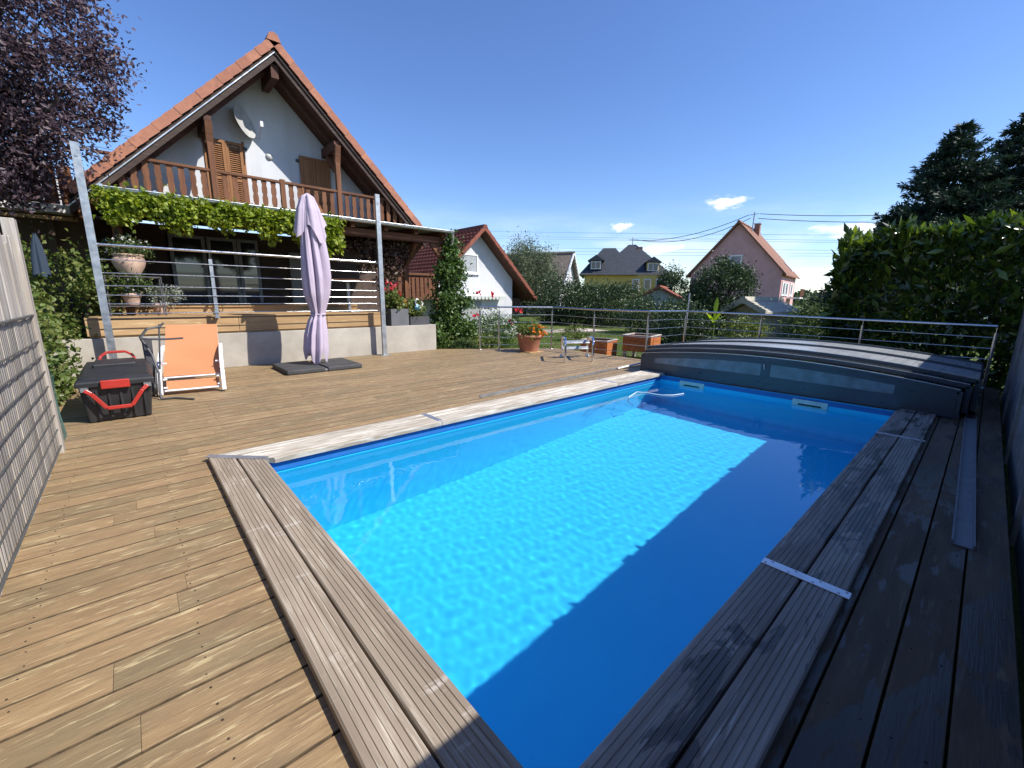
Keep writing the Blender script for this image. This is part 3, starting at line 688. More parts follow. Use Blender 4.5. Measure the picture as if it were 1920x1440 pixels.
# left wing of the house behind the plum tree
MB().box((-7, VW+.1, 2.72), (-.42, VW+.5, 2.86)).build('wing_slab', M['white'], hs)
MB().box((-7, VW+.45, GZ), (-.42, VW+6, 2.72)).build('wing_wall', M['dark_wall'], hs)
for i in range(30): MB().box((-6.9+i*.215, VW+.12, 2.87), (-6.9+i*.215+.19, VW+.145, 3.55)).build('wing_baluster', M['brown_wood'], hs)
MB().box((-7, VW+1.6, 2.86), (-.45, VW+6, 3.6)).build('wing_wall', M['plaster'], hs)
MB().box((-7, VW+.02, 2.58), (-.5, VW+.1, 2.64)).build('wing_beam', M['larch'], hs)
# canopy over the terrace
can = thing('terrace_canopy', 'timber canopy with zinc gutter covering the terrace', 'canopy', (3.1, 10, .6))
mb = MB(); mb.prism([(-.1,9.52,2.93),(-.1,11.5,3.0),(-.1,11.5,2.97),(-.1,9.52,2.9)], (6.45,0,0)); mb.build('roof_sheet', plain('grey_roof_sheet', (.2,.19,.18), .8), can)
u_ = 0.0
while u_ < 6.4:
    MB().beam((u_, 9.62, 2.83), (u_, 11.5, 2.9), .09, .13).build('rafter', M['brown_wood_u'], can); u_ += .78
MB().box((-.12, 9.72, 2.6), (6.42, 9.82, 2.76)).build('beam', M['brown_wood_u'], can)
for p in ((5.57,10.45),(0.02,9.77),(6.36,9.77)): 
    MB().box((p[0]-.06,p[1]-.06,.6 if p[0] < 6 else GZ),(p[0]+.06,p[1]+.06,2.6)).build('post', M['brown_wood'], can)
MB().beam((5.57,10.4,2.1),(5.57,9.85,2.6),.09,.1).build('brace', M['brown_wood_u'], can)
MB().beam((5.57,10.45,2.1),(6.0,10.45,2.6),.09,.1).build('brace', M['brown_wood_u'], can); MB().beam((6.36,9.77,2.1),(5.95,9.77,2.6),.09,.1).build('brace', M['brown_wood_u'], can)
g = MB(); ring = lambda u_: [(u_, 9.46+.055*math.cos(t), 2.9+.055*math.sin(t)) for t in np.linspace(-math.pi, 0, 9)]+[(u_, 9.46+.048*math.cos(t), 2.9+.048*math.sin(t)) for t in np.linspace(0, -math.pi, 9)]
g.loft([ring(-.12), ring(6.42)], True, True); gut = g.build('gutter', M['zinc'], can)
MB().tube([(-.12,9.405,2.905),(6.42,9.405,2.905)], .012, 8).build('gutter_bead', M['zinc'], gut)
for i in range(11): MB().box((-.1+i*.64, 9.39, 2.895), (-.06+i*.64, 9.52, 2.93)).build('gutter_clip', M['zinc'], gut)
MB().tube([(6.4,9.46,2.86),(6.42,9.5,2.7),(6.45,9.62,2.5),(6.45,9.64,GZ)], .04, 10).build('downpipe', M['zinc'], can)
# recessed ground floor with sliding doors
GV = 14.0
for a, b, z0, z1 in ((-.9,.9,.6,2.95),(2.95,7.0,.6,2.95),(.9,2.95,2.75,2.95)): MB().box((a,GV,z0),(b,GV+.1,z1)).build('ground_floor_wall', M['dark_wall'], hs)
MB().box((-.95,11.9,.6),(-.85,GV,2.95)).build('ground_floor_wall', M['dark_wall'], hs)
pf = plain('grey_window_frame', (.3,.3,.3), .5)
for a, b in ((.95,1.7),(1.74,2.4),(2.42,2.92)):
    d_ = MB()
    for q in (a, b-.08): d_.box((q, GV-.04, .93), (q+.08, GV, 2.75))
    d_.box((a+.08,GV-.04,2.67),(b-.08,GV,2.75)).box((a+.08,GV-.04,.93),(b-.08,GV,1.0)); o = d_.build('sliding_door', pf, hs)
    MB().box((a+.08,GV-.025,1.0),(b-.08,GV-.015,2.67)).build('pane', M['glass'], o)
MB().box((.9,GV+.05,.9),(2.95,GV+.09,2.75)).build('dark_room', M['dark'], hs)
MB().box((3.7,GV-.05,.93),(4.5,GV,2.5)).build('french_window', pf, hs)
# satellite dish on the wall
ds = thing('satellite_dish', 'pale oval satellite dish hung on the white gable wall', 'satellite dish', (2.42,11.5,4.6))
dm = MB(); cD = Vector((2.33, 11.4, 4.9)); nD = Vector((.62,-.72,.3)).normalized(); aD = nD.cross(Vector((0,0,1))).normalized(); bD = aD.cross(nD)
rings = []
for rr_, dd in ((.002,0),(.1,.008),(.2,.03),(.27,.055),(.305,.072),(.31,.076),(.3,.06),(.2,.01),(.002,-.025)):
    rings.append([cD+nD*dd+(aD*.88*math.cos(t)+bD*1.08*math.sin(t))*rr_ for t in np.linspace(0, 2*math.pi, 28, endpoint=False)])
dm.loft(rings); dm.build('reflector', plain('dish_grey', (.36,.36,.35), .5), ds)
lnb = cD+nD*.42-bD*.18
MB().tube([cD-bD*.34+nD*.06, cD-bD*.42+nD*.25, lnb], .011, 6).build('arm', M['galv'], ds); MB().box(lnb-Vector((.03,.03,.05)), lnb+Vector((.03,.03,.06))).build('receiver', M['white'], ds, bevel=.01)
MB().tube([cD-nD*.02, (2.3,VW+.02,4.85)], .025, 8).build('bracket', M['galv'], ds)
k_ = MB(); k_.lathe((0,0,0), [(0,.05),(.05,.042),(.075,.02),(.08,0)], 16); me = k_.mesh('wall_lamp'); me.transform(Matrix.Translation((2.84, VW, 4.37))@Matrix.Rotation(R_(90), 4, 'X'))
tag(put('wall_lamp', me, plain('lamp_glass', (.45,.45,.43), .4)), 'round white lamp on the gable wall between the shutters', 'lamp')

# ---------------------------------------------------------------- terrace
tw = thing('terrace_wall', 'low grey concrete retaining wall carrying the raised terrace', 'wall', (2.3, 9.1, GZ))
MB().box((-1.2,9.0,GZ),(4.205,9.2,.605)).build('wall_section', M['concrete'], tw, bevel=.008); MB().box((4.21,8.99,GZ),(5.55,9.2,.61)).build('wall_section', M['concrete'], tw, bevel=.008)
MB().box((4.21,9.2,GZ),(5.55,13.95,.6)).build('slab', M['concrete'], tw)
ter = thing('terrace', None, None, (1.8, 10.5, .6), kind='structure')
MB().box((-.5,9.16,.6),(4.2,13.95,.86)).build('substructure', M['dark'], ter)
for a, b in ((-.52,1.45),(1.455,3.0),(3.005,4.18)): MB().box((a,9.03,.64),(b,9.058,.885)).build('fascia_board', M['larch'], ter, bevel=.003)
MB().box((-.5,9.06,.61),(4.18,9.1,.64)).build('fascia_board', M['larch'], ter)
MB().box((-.52,10.4,.921),(4.19,10.43,1.06)).build('step_riser', M['larch'], ter)
for i in range(33):
    v0 = 9.02+i*.15; zl = .14 if v0 > 10.35 else 0
    for a, b in ((-.52,2.0),(2.004,4.19)) if i % 2 else ((-.52,3.1),(3.104,4.19)): MB().box((a,v0,.893+zl),(b,v0+.144,.92+zl)).build('board', M['larch'], ter)
tr = thing('terrace_railing', 'steel rod railing with tall galvanised posts in front of the terrace', 'railing', (1.9,8.8,0))
for u_ in (-.27, 4.09):
    m_ = MB(); m_.box((u_-.045,8.74,0),(u_+.045,8.748,3.32)).box((u_-.045,8.748,0),(u_-.037,8.8,3.32)).box((u_+.037,8.748,0),(u_+.045,8.8,3.32)).box((u_-.037,8.792,0),(u_+.037,8.8,3.32))
    o = m_.build('tall_post', M['galv'], tr); MB().box((u_-.11,8.66,.001),(u_+.11,8.9,.012)).build('foot_plate', M['galv'], o)
    MB().tube([(u_,8.73,3.15),(u_,8.81,3.15)], .018, 8).build('bolt', M['galv'], o)
for i, z_ in enumerate((1.985,1.775,1.583,1.398,1.26,1.13,.985)):
    MB().tube([(-.24,8.83,z_),(4.06,8.83,z_-.01)], .0215 if i == 0 else .0075, 12 if i == 0 else 6).build('handrail' if i == 0 else 'rod', M['steel'], tr)
for p in ((1.12,8.835,3),):
    MB().tube([(p[0],9.09,.92),(p[0],9.09,1.0)], .03).build('foot', M['steel'], tr)
MB().box((1.095,8.84,.9),(1.145,8.875,1.86)).build('post', M['galv'], tr); MB().tube([(1.12,8.85,1.86),(1.12,8.835,1.985)], .007, 6).build('spigot', M['steel'], tr); MB().box((1.08,8.84,.885),(1.16,9.12,.897)).build('bracket', M['galv'], tr)

# ================================================================ THINGS ON THE DECK
# parasol
par = thing('parasol', 'closed lilac parasol on two dark base slabs', 'parasol', (2.42,7.93,0))
for a, b in ((1.78,2.385),(2.425,3.03)): MB().box((a,7.44,.002),(b,8.42,.082)).build('base_slab', M['slab'], par, bevel=.02)
MB().tube([(2.44,7.93,.05),(2.46,7.93,2.9)], .026, 12).build('pole', M['grey_plastic'], par)
MB().box((2.385,7.46,.02),(2.425,8.4,.05)).build('base_cross', M['galv'], par)
def cloth(profile, nf, seed, nth=72, hem=.0, amp=.3):
    rg = random.Random(seed); ph = [rg.uniform(0, 6.28) for _ in range(6)]; rings = []
    zs_ = np.linspace(profile[0][0], profile[-1][0], 60)
    P_ = sorted(profile); zz = [p[0] for p in P_]; rr = [p[1] for p in P_]; cc = [p[2] for p in P_]; yy = [p[3] for p in P_]
    for z_ in zs_:
        r_ = np.interp(z_, zz, rr)*1.04; cx = np.interp(z_, zz, cc); cy = np.interp(z_, zz, yy); ring_ = []
        for q in range(nth):
            t = 2*math.pi*q/nth; tw = t+.25*math.sin(2*t+ph[2])+.12*math.sin(1.9*z_+ph[1]+t)
            sh_ = abs(math.sin(nf*tw*.5+ph[0])); w2 = abs(math.sin(nf*tw*1.0+ph[3]+.8*z_))
            f = 1+amp*(sh_**.7*1.7-1.05)*(.75+.35*math.sin(t*2+ph[2]))+.1*(w2-.6)+.08*math.cos(3*t+ph[4]+z_*1.4)
            zz_ = z_+(hem*math.sin(nf*t*.5+ph[5])+hem*.8*math.sin(3*t+ph[1]))*max(0, 1-(z_-zs_[-1])/.35) if hem else z_
            ring_.append((cx+r_*f*math.cos(t), cy+r_*f*math.sin(t), zz_))
        rings.append(ring_)
    m_ = MB(); m_.loft(rings); return m_
cY = 7.93
cloth([(2.93,.02,2.47,cY),(2.86,.075,2.475,cY),(2.6,.125,2.485,cY),(2.3,.165,2.49,cY),(1.9,.2,2.5,cY),(1.6,.21,2.5,cY),(1.3,.185,2.49,cY),(1.08,.125,2.49,cY),(.96,.095,2.49,cY),(.85,.125,2.46,cY),(.6,.165,2.43,cY),(.35,.175,2.41,cY),(.2,.15,2.4,cY)], 8, 5, hem=.07, amp=.34, nth=144).build('canopy', M['lilac'], par)
cloth([(2.955,.015,2.47,cY),(2.9,.085,2.475,cY),(2.7,.15,2.48,cY),(2.5,.185,2.485,cY),(2.3,.215,2.49,cY)], 8, 9, hem=.09, amp=.26, nth=144).build('vent_cap', M['lilac'], par)
MB().tube([(2.49+.115*math.cos(t),cY+.115*math.sin(t),.965+.01*math.sin(t)) for t in np.linspace(0,6.3,24)], .014, 6).build('tie_band', M['lilac'], par)

# sun lounger
lg = thing('sun_lounger', 'orange sling sun lounger with white frame in front of the terrace wall', 'sun lounger', (.55,7.4,0))
LM = Matrix.Translation((.5,6.83,0))@Matrix.Rotation(R_(-8.5), 4, 'Z')
for s in (-1, 1):
    x = s*.335
    m_ = MB(); m_.M = LM
    pts = [(x,-.02,.02),(x,.03,.14),(x,.12,.28),(x,.26,.40),(x,.45,.48),(x,.68,.53),(x,.9,.54)]
    for a, b in zip(pts, pts[1:]): m_.beam(a, b, .045, .06, (0,-(b[2]-a[2]),b[1]-a[1]))
    m_.build('side_frame', M['white_alu'], lg, bevel=.006)
    m_ = MB(); m_.M = LM; m_.tube([(x*.93,.9,.54),(x*.93,1.05,.25),(x*.93,1.15,.02)], .016, 8); m_.build('leg', M['white_alu'], lg)
    m_ = MB(); m_.M = LM; m_.tube([(x*.9,.2,.2),(x*.9,.55,.37),(x*.9,.95,.62),(x*.9,1.21,.8)], .012, 8); m_.build('back_tube', M['white_alu'], lg)
    for yy_, zz_ in ((.05,.1),(.1,.2),(.3,.38)):
        m_ = MB(); m_.M = LM; m_.tube([(x-s*.03,yy_,zz_),(x-s*.07,yy_,zz_)], .012, 8); m_.build('pivot', M['white_alu'], lg)
m_ = MB(); m_.M = LM; rows = []
for t in np.linspace(0, 1, 14):
    y_ = .2+1.02*t; z_ = .225+.61*t-.04*math.sin(math.pi*t); rows.append([(xx, y_, z_-.02*(1-(xx/.312)**2)*math.sin(math.pi*t)) for xx in np.linspace(-.312,.312,9)])
m_.loft(rows, True, False); m_.build('sling', M['orange_sling'], lg)
m_ = MB(); m_.M = LM; rows = [[(xx, .05+.12*t, .07+.1*t-.02*math.sin(3.1*t)) for xx in np.linspace(-.285,.285,7)] for t in np.linspace(0,1,5)]
m_.loft(rows, True, False); m_.build('foot_sling', M['orange_sling'], lg)
for y_, z_ in ((.21,.205),(1.215,.815),(.05,.06),(1.1,.1)):
    m_ = MB(); m_.M = LM; m_.tube([(-.3,y_,z_),(.3,y_,z_)], .013, 8); m_.build('cross_bar', M['white_alu'], lg)

# folded grey chair
fc = thing('folding_chair', 'dark grey folded garden chair between chest and lounger', 'chair', (.15,7.1,0))
def pt(x, y, V): p = pv(x, y, V); return (p.x, p.y, max(p.z, .012))
V1 = 7.0
MB().tube([gz(303,748,.014), gz(330,746,.014), gz(364,748,.014)], .013, 8).build('leg', M['grey_plastic'], fc)
MB().tube([gz(303,748,.014), pt(300,735,6.72), pt(298,700,6.78), pt(285,665,6.9), pt(268,640,V1), pt(262,632,V1)], .013, 8).build('leg', M['grey_plastic'], fc)
MB().tube([pt(293,745,6.9), pt(292,690,7.0), pt(278,660,7.1), pt(262,632,7.15)], .013, 8).build('leg', M['grey_plastic'], fc)
for a, b, c, d_ in (((262,634,V1),(275,617,7.02),(300,612,7.05),(306,606,7.05)), ((262,634,6.9),(280,636,6.88),(310,636,6.85),(342,634,6.82))):
    p_ = [Vector(pt(*q)) for q in (a, b, c, d_)]; m_ = MB()
    for q, w_ in zip(p_, p_[1:]): m_.beam(q, w_+(w_-q).normalized()*.008, .045, .022)
    m_.build('armrest', M['grey_plastic'], fc, bevel=.006)
MB().tube([pt(298,608,7.05), pt(299,640,7.04), pt(300,690,7.02), pt(301,742,7.0)], .01, 8).build('strut', M['grey_plastic'], fc)
m_ = MB(); rows = [[Vector(pt(x_, y_, V1+.02)) for x_ in (264+(y_-634)*.18, 274+(y_-634)*.16, 284+(y_-634)*.12)] for y_ in (634,660,690,720)]
m_.loft(rows, True, False); m_.build('seat_fabric', M['grey_plastic'], fc)

# tool chest on wheels
ch = thing('tool_chest', 'long black plastic tool chest with red handles on the deck', 'tool chest', (-.2,6.4,0))
m_ = MB(); sec = lambda y_, z_, i_: [(-.47+i_, y_, z_), (.07-i_, y_, z_)]
m_.loft([[(-.44,5.88,.012),(.04,5.88,.012),(.04,7.0,.012),(-.44,7.0,.012)],[(-.475,5.84,.38),(.085,5.84,.38),(.085,7.04,.38),(-.475,7.04,.38)]], False); m_.add([(-.44,5.88,.012),(.04,5.88,.012),(.04,7.0,.012),(-.44,7.0,.012)], [(3,2,1,0)])
m_.build('body', M['black_plastic'], ch, bevel=.015)
m_ = MB(); m_.loft([[(-.495,5.82,.375),(.105,5.82,.375),(.105,7.06,.375),(-.495,7.06,.375)],[(-.495,5.82,.425),(.105,5.82,.425),(.105,7.06,.425),(-.495,7.06,.425)],[(-.45,5.88,.455),(.06,5.88,.455),(.06,7.02,.49),(-.45,7.02,.49)]], False); m_.add([(-.45,5.88,.455),(.06,5.88,.455),(.06,7.02,.49),(-.45,7.02,.49)], [(0,1,2,3)])
lid = m_.build('lid', M['black_plastic'], ch, bevel=.012)
MB().box((-.38,6.5,.46),(-.02,6.98,.515)).build('lid_tray', M['black_plastic'], lid, bevel=.012)
for q in range(5): MB().box((-.36+q*.09,5.836,.05),(-.34+q*.09,5.852,.33)).build('rib', M['black_plastic'], ch)
MB().box((-.31,5.785,.35),(-.09,5.82,.435)).build('latch', M['red_plastic'], ch, bevel=.008)
hd = [(-.43,5.8,.35),(-.385,5.79,.31),(-.29,5.785,.155),(-.1,5.785,.155),(0.0,5.79,.31),(.045,5.8,.35)]
m_ = MB()
for a, b in zip(hd, hd[1:]): m_.beam(a, b, .022, .036, (0,0,1) if abs(a[2]-b[2]) < .01 else (1,0,0))
m_.build('front_handle', M['red_plastic'], ch, bevel=.006)
for x in (-.43,.045): MB().box((x-.03,5.8,.335),(x+.03,5.85,.375)).build('handle_clip', M['galv'], ch)
m_ = MB(); hb = [(-.36,7.05,.44),(-.33,7.07,.54),(-.27,7.08,.585),(-.1,7.08,.585),(-.04,7.07,.54),(-.01,7.05,.44)]
for a, b in zip(hb, hb[1:]): m_.beam(a, b, .03, .035, (0,1,0))
m_.build('rear_handle', M['red_plastic'], ch, bevel=.006)
m_ = MB()
for x in (-.5,.11):
    m_.tube([(x-.025,6.97,.1),(x+.025,6.97,.1)], .095, 18)
    m_.build('wheel', M['black_plastic'], ch); m_ = MB()

# pool ladder standing on the deck
ld = thing('pool_ladder', 'chrome pool ladder hoops standing on the deck with white rubber feet', 'ladder', (7.1,5.9,0))
NL, NR, BL, BR = Vector((6.43,5.57,0)), Vector((6.98,5.3,0)), Vector((7.2,6.38,0)), Vector((7.72,6.08,0))
for a, b in ((NL,BL),(NR,BR)):
    d_ = (b-a)*.72; Hh = .47; pts = [a+Vector((0,0,.0))]
    b2 = a+d_
    for t in np.linspace(math.pi, math.pi/2, 7): pts.append(a+d_.normalized()*(.13+.13*math.cos(t))+Vector((0,0,Hh-.13+.13*math.sin(t))))
    for t in np.linspace(math.pi/2, 0, 7): pts.append(b2-d_.normalized()*(.13-.13*math.cos(t))+Vector((0,0,Hh-.13+.13*math.sin(t))))
    pts.append(b2+Vector((0,0,.03)))
    MB().tube(pts, .024, 12).build('hoop', M['chrome'], ld)
    m_ = MB(); m_.lathe(b2, [(.0,.065),(.03,.06),(.042,.03),(.045,.001),(0,.001)], 14); m_.build('rubber_foot', M['white'], ld)
for f, z_ in ((.5,.35),(.66,.2)):
    a = NL+(BL-NL)*f+Vector((0,0,z_)); b = NR+(BR-NR)*f+Vector((0,0,z_)); MB().beam(a, b, .09, .03, (-.4,-.4,.8)).build('tread', M['galv'], ld, bevel=.006)

# terracotta pot with orange flowers
def pot(name, label, c, r, h, mat, rim=.03, lathe=None):
    t = thing(name, label, 'flower pot', c); m_ = MB()
    m_.lathe(c, lathe or [(0,.004),(r*.72,.004),(r*.74,.02),(r*.95,h-.07),(r*.97,h-.065),(r+rim*.5,h-.06),(r+rim*.6,h),(r-.02,h),(r-.03,h-.05),(0,h-.05)], 28); m_.build('pot', mat, t)
    m_ = MB(); m_.lathe((c[0],c[1],c[2]+h-.045), [(0,.01),(r*.93 if not lathe else r*.8,.0)], 20); m_.build('soil', M['soil'], t); return t
p1 = pot('flower_pot', 'big terracotta pot of orange flowers by the steel railing', (7.08,7.28,0.02), .3, .39, M['terracotta'])
C = clumps((7.08,7.28,.46), (.3,.3,.2), 40, .3); put('foliage', leaf_mesh('foliage', cloud(C, 1500, (.05,.05,.05)), .07, .035), M['garden_leaf'], p1)
C2 = clumps((7.16,7.1,.5), (.28,.22,.15), 26, .6); flowers(p1, C2, M['orange_petal'], .055)
MB().box((6.85,7.0,.003),(7.3,7.55,.022)).build('saucer_board', M['larch'], p1)

# raised wooden planters in the garden
for i, (c, a, z0, z1, lab) in enumerate([((8.82,6.52),14,-.2,.24,'orange wooden planter box standing right behind the pool ladder'), ((9.5,5.72),10,.0,.38,'orange wooden planter on short legs nearer the pool enclosure')]):
    t = thing('wooden_planter', lab, 'planter', (*c, GZ)); Mx = Matrix.Translation((*c,0))@Matrix.Rotation(R_(a), 4, 'Z'); w_ = .34
    for s in (-1, 1):
        for j in range(3):
            h0 = z0+(z1-z0)*j/3; h1 = z0+(z1-z0)*(j+1)/3-.006
            m_ = MB(); m_.M = Mx; m_.box((-w_,s*w_-.015,h0),(w_,s*w_+.015,h1)); m_.build('board', M['orange_wood'], t)
            m_ = MB(); m_.M = Mx; m_.box((s*w_-.015,-w_+.016,h0),(s*w_+.015,w_-.016,h1)); m_.build('board', M['orange_wood'], t)
    m_ = MB(); m_.M = Mx; m_.box((-w_+.02,-w_+.02,z1-.08),(w_-.02,w_-.02,z1-.06)); m_.build('soil', M['soil'], t)
    m_ = MB(); m_.M = Mx
    for s in (-1, 1): m_.box((-w_-.03,s*w_-.03,z1),(w_+.03,s*w_+.03,z1+.02)); m_.box((s*w_-.03,-w_+.031,z1),(s*w_+.03,w_-.031,z1+.02))
    m_.build('rim', M['fence_wood'], t)
    for sx in (-1, 1):
        for sy in (-1, 1): m_ = MB(); m_.M = Mx; m_.box((sx*.3-.03,sy*.3-.03,GZ-.02),(sx*.3+.03,sy*.3+.03,z1-.1)); m_.build('leg', M['fence_wood'], t)
# ================================================================ FENCE ON THE LEFT
fn = thing('wooden_fence', 'grey weathered plank fence with wire panel in front', 'fence', (-.57,2.2,GZ))
rf = random.Random(4); v = -1.2
while v < 4.9:
    w_ = rf.uniform(.085,.125); zt = 1.66+rf.uniform(-.06,.07); uu = -.6+rf.uniform(-.006,.006)
    m_ = MB(); m_.prism([(uu,v,GZ),(uu,v+w_,GZ),(uu,v+w_,zt+rf.uniform(-.03,.02)),(uu,v+w_*.5,zt+.012),(uu,v,zt)], (.02,0,0))
    m_.build('plank', M['fence_wood'], fn); v += w_+rf.uniform(.002,.01)
MB().box((-.62,4.92,GZ),(-.55,5.03,1.83)).build('end_post', M['fence_wood'], fn, bevel=.004)
mw = plain('dark_wire', (.12,.12,.115), .6, .5)
for z_, r_ in ((1.12,.012),(.92,.007),(.8,.007),(.68,.007),(.56,.007),(.44,.007),(.32,.007),(.2,.007),(.06,.009)):
    MB().tube([(-.56,-1.2,z_),(-.56,5.04,z_)], r_*.8, 6).build('rail_wire', mw, fn)
m_ = MB(); v = -1.15
while v < 5.04: m_.tube([(-.567,v,.03),(-.567,v,1.12)], .0012, 4, False); v += .05
o = m_.build('vertical_wires', mw, fn); o['kind'] = 'stuff'
# green garden mesh behind the fence end
gm = thing('wire_mesh', 'loose green wire mesh with metal stake beside the chest', 'wire mesh', (-.6,5.5,0))
m_ = MB(); gp_ = lambda s, z_: (-.6+.03*math.sin(s*5+z_*3), 5.06+s, z_)
for i in range(17): m_.tube([gp_(i*.05, z_) for z_ in np.linspace(.01,.85-.02*i,6)], .0022, 4, False)
for z_ in np.arange(.03,.8,.06): m_.tube([gp_(s, z_) for s in np.linspace(0,.8,8)], .0022, 4, False)
o = m_.build('mesh', plain('green_wire', (.07,.13,.11), .5), gm); o['kind'] = 'stuff'
MB().box((-.66,5.5,-.2),(-.63,5.56,1.0)).build('stake', M['galv'], gm)
# shrubs between fence and terrace
shrub('leafy_shrub', 'light green leafy shrub behind the black tool chest', (-1.15,7.4,.55), (.55,1.3,.75), 5200, .075, .05, M['garden_leaf'], nc=70, seed=21)
shrub('leafy_shrub', 'taller yellowish shrub at the left end of the terrace', (-.75,9.6,1.1), (.75,.6,.85), 4200, .075, .045, M['garden_leaf'], nc=60, seed=22)
def redflower(t, C, rg): flowers(t, C[C[:,0] > -1.2][:3], M['red_petal'], .07, rg=rg)
shrub('flowering_shrub', 'low shrub with a few pink flowers behind the plank fence', (-1.3,8.6,.9), (.5,.6,.7), 2600, .07, .045, M['garden_leaf'], nc=40, seed=23, extra=redflower)
cl = MB(); rows = []
for z_, w_ in ((2.08,.012),(2.0,.03),(1.9,.045),(1.75,.06),(1.62,.065),(1.52,.075)): rows.append([(-.85+w_*math.cos(t)*(1+.35*math.cos(4*t+z_*3)), 9.0+w_*.8*math.sin(t)*(1+.3*math.cos(5*t)), z_+.02*math.cos(3*t)) for t in np.linspace(0,6.283,30,endpoint=False)])
cl.loft(rows); tag(cl.build('folded_cloth', M['blue_cloth']), 'dark blue cloth hung up behind the fence end', 'cloth')

# plum tree
pt_ = thing('plum_tree', 'dark purple leaved plum tree in front of the house corner', 'tree', (-1.6,9.9,GZ))
rg = np.random.default_rng(5); C = np.concatenate([clumps((-1.55,9.75,4.9), (1.95,1.2,2.2), 190, .3, rg), clumps((-1.9,9.8,3.2), (1.5,1.0,.8), 60, .2, rg)])
sz = rg.uniform(.5, 1.4, len(C)); i = rg.integers(0, len(C), 62000); Pp = C[i]+rg.normal(size=(62000,3))*.17*sz[i][:,None]
o = put('crown', leaf_mesh('crown', Pp, .075, .036, rg=rg), M['plum_leaf'], pt_)
m_ = MB(); limbs(m_, (-1.75,9.95,GZ-.05), C, .13, 60, rg, .42); m_.build('trunk', M['bark'], pt_)
m_ = MB()
for j in rg.permutation(len(C))[:90]:
    a = Vector(C[j].tolist()); dr = (a-Vector((-1.6,9.8,4.2))).normalized(); e = a+dr*rg.uniform(.4,.8)+Vector((rg.normal()*.15,rg.normal()*.15,.25)); m_.tube([a, a.lerp(e,.5)+Vector((0,0,.03)), e], [.006,.004,.0015], 4, False)
o = m_.build('twigs', M['bark'], pt_); o['kind'] = 'stuff'

# ================================================================ CLIMBERS
def climber(name, label, boxes, n, L, W, mat, cat='climbing plant', seed=3, nc=90, sp=.07, stems=()):
    rg = np.random.default_rng(seed); P_ = []
    for (a, b, w_) in boxes:
        a = np.array(a); b = np.array(b); C = rg.uniform(a, b, (max(6, int(nc*w_)), 3)); P_.append(cloud(C, int(n*w_), sp, rg))
    P_ = np.concatenate(P_); c0 = P_.mean(0); t = thing(name, label, cat, (c0[0], c0[1], P_[:,2].min()))
    put('foliage', leaf_mesh('foliage', P_, L, W, axis=np.tile([.1,-.5,-.5], (len(P_),1)), spread=.8, rg=rg), mat, t)
    m_ = MB()
    for s in stems: m_.tube(s, .018, 6)
    if stems: m_.build('stem', M['bark'], t)
    return t
bx_ = []
rv = random.Random(9)
for i in range(36):
    u_ = -.12+i*.1; d_ = .15+.09*math.sin(i*.9)+rv.uniform(0,.12)+(.12 if i > 26 else 0); bx_.append(((u_,9.28,2.78-d_*1.35),(u_+.13,9.62,2.83), d_*.11))
climber('grape_vine', 'bright green vine hanging along the terrace gutter', bx_, 11000, .08, .06, M['vine_leaf'], seed=31, nc=520, sp=.05, stems=[[(-.1,9.7,.9),(-.05,9.66,1.8),(.05,9.6,2.7),(1.5,9.55,2.75),(3.4,9.5,2.74)]])
climber('grape_vine', 'short end of vine hanging down behind the lilac parasol', [((3.0,9.3,2.15),(3.42,9.6,2.78),1.)], 900, .1, .08, M['vine_leaf'], seed=36, nc=40, sp=.06, stems=[[(3.2,9.5,2.8),(3.2,9.5,2.3)]])
climber('copper_creeper', 'brownish copper leaved creeper hanging under the canopy', [((3.6,10.1,2.35),(5.4,10.4,2.6),.45),((4.3,10.1,1.9),(5.3,10.4,2.5),.4),((4.7,10.1,1.55),(5.2,10.35,2.1),.15)], 3400, .1, .05, M['rust_leaf'], seed=32, nc=150, sp=.07, stems=[[(5.5,10.4,2.6),(4.8,10.3,2.5),(3.7,10.25,2.5)],[(5.0,10.25,2.5),(5.0,10.25,1.6)]])
climber('ivy_column', 'dark green climber covering the downpipe at the canopy corner', [((6.3,9.45,2.0),(6.62,9.8,2.85),.16),((6.15,9.4,1.2),(6.75,9.9,2.1),.26),((5.95,9.3,.4),(6.95,9.9,1.3),.34),((5.7,9.2,-.1),(7.15,10.0,.6),.24)], 9000, .085, .06, M['ivy_leaf'], seed=33, nc=240, sp=.085, stems=[[(6.4,9.6,GZ),(6.42,9.65,2.8)]])
climber('garden_border', 'low mixed green plants at the foot of the climber', [((5.65,9.2,GZ),(6.6,9.9,.2),.4),((6.6,8.9,GZ),(7.6,9.9,.15),.6)], 4200, .08, .035, M['garden_leaf'], 'plants', seed=34, nc=120, sp=.07)
def dome(name, label, c, r, n, mat, seed):
    rg = np.random.default_rng(seed); d_ = rg.normal(size=(n,3)); d_ /= np.linalg.norm(d_,axis=1,keepdims=True); d_[:,2] = np.abs(d_[:,2])
    t = thing(name, label, 'shrub', c); P_ = np.array(c)+d_*np.array([r,r,r*1.05])*rg.uniform(.82,1.03,(n,1)); put('foliage', leaf_mesh('foliage', P_, .03, .018, rg=rg), mat, t)
    m_ = MB(); limbs(m_, c, P_[:60], .02, 14, rg); m_.build('stem', M['bark'], t)
dome('boxwood_ball', 'clipped round boxwood ball at the deck edge', (6.35,8.95,GZ), .42, 7000, M['shrub_leaf'], 8)
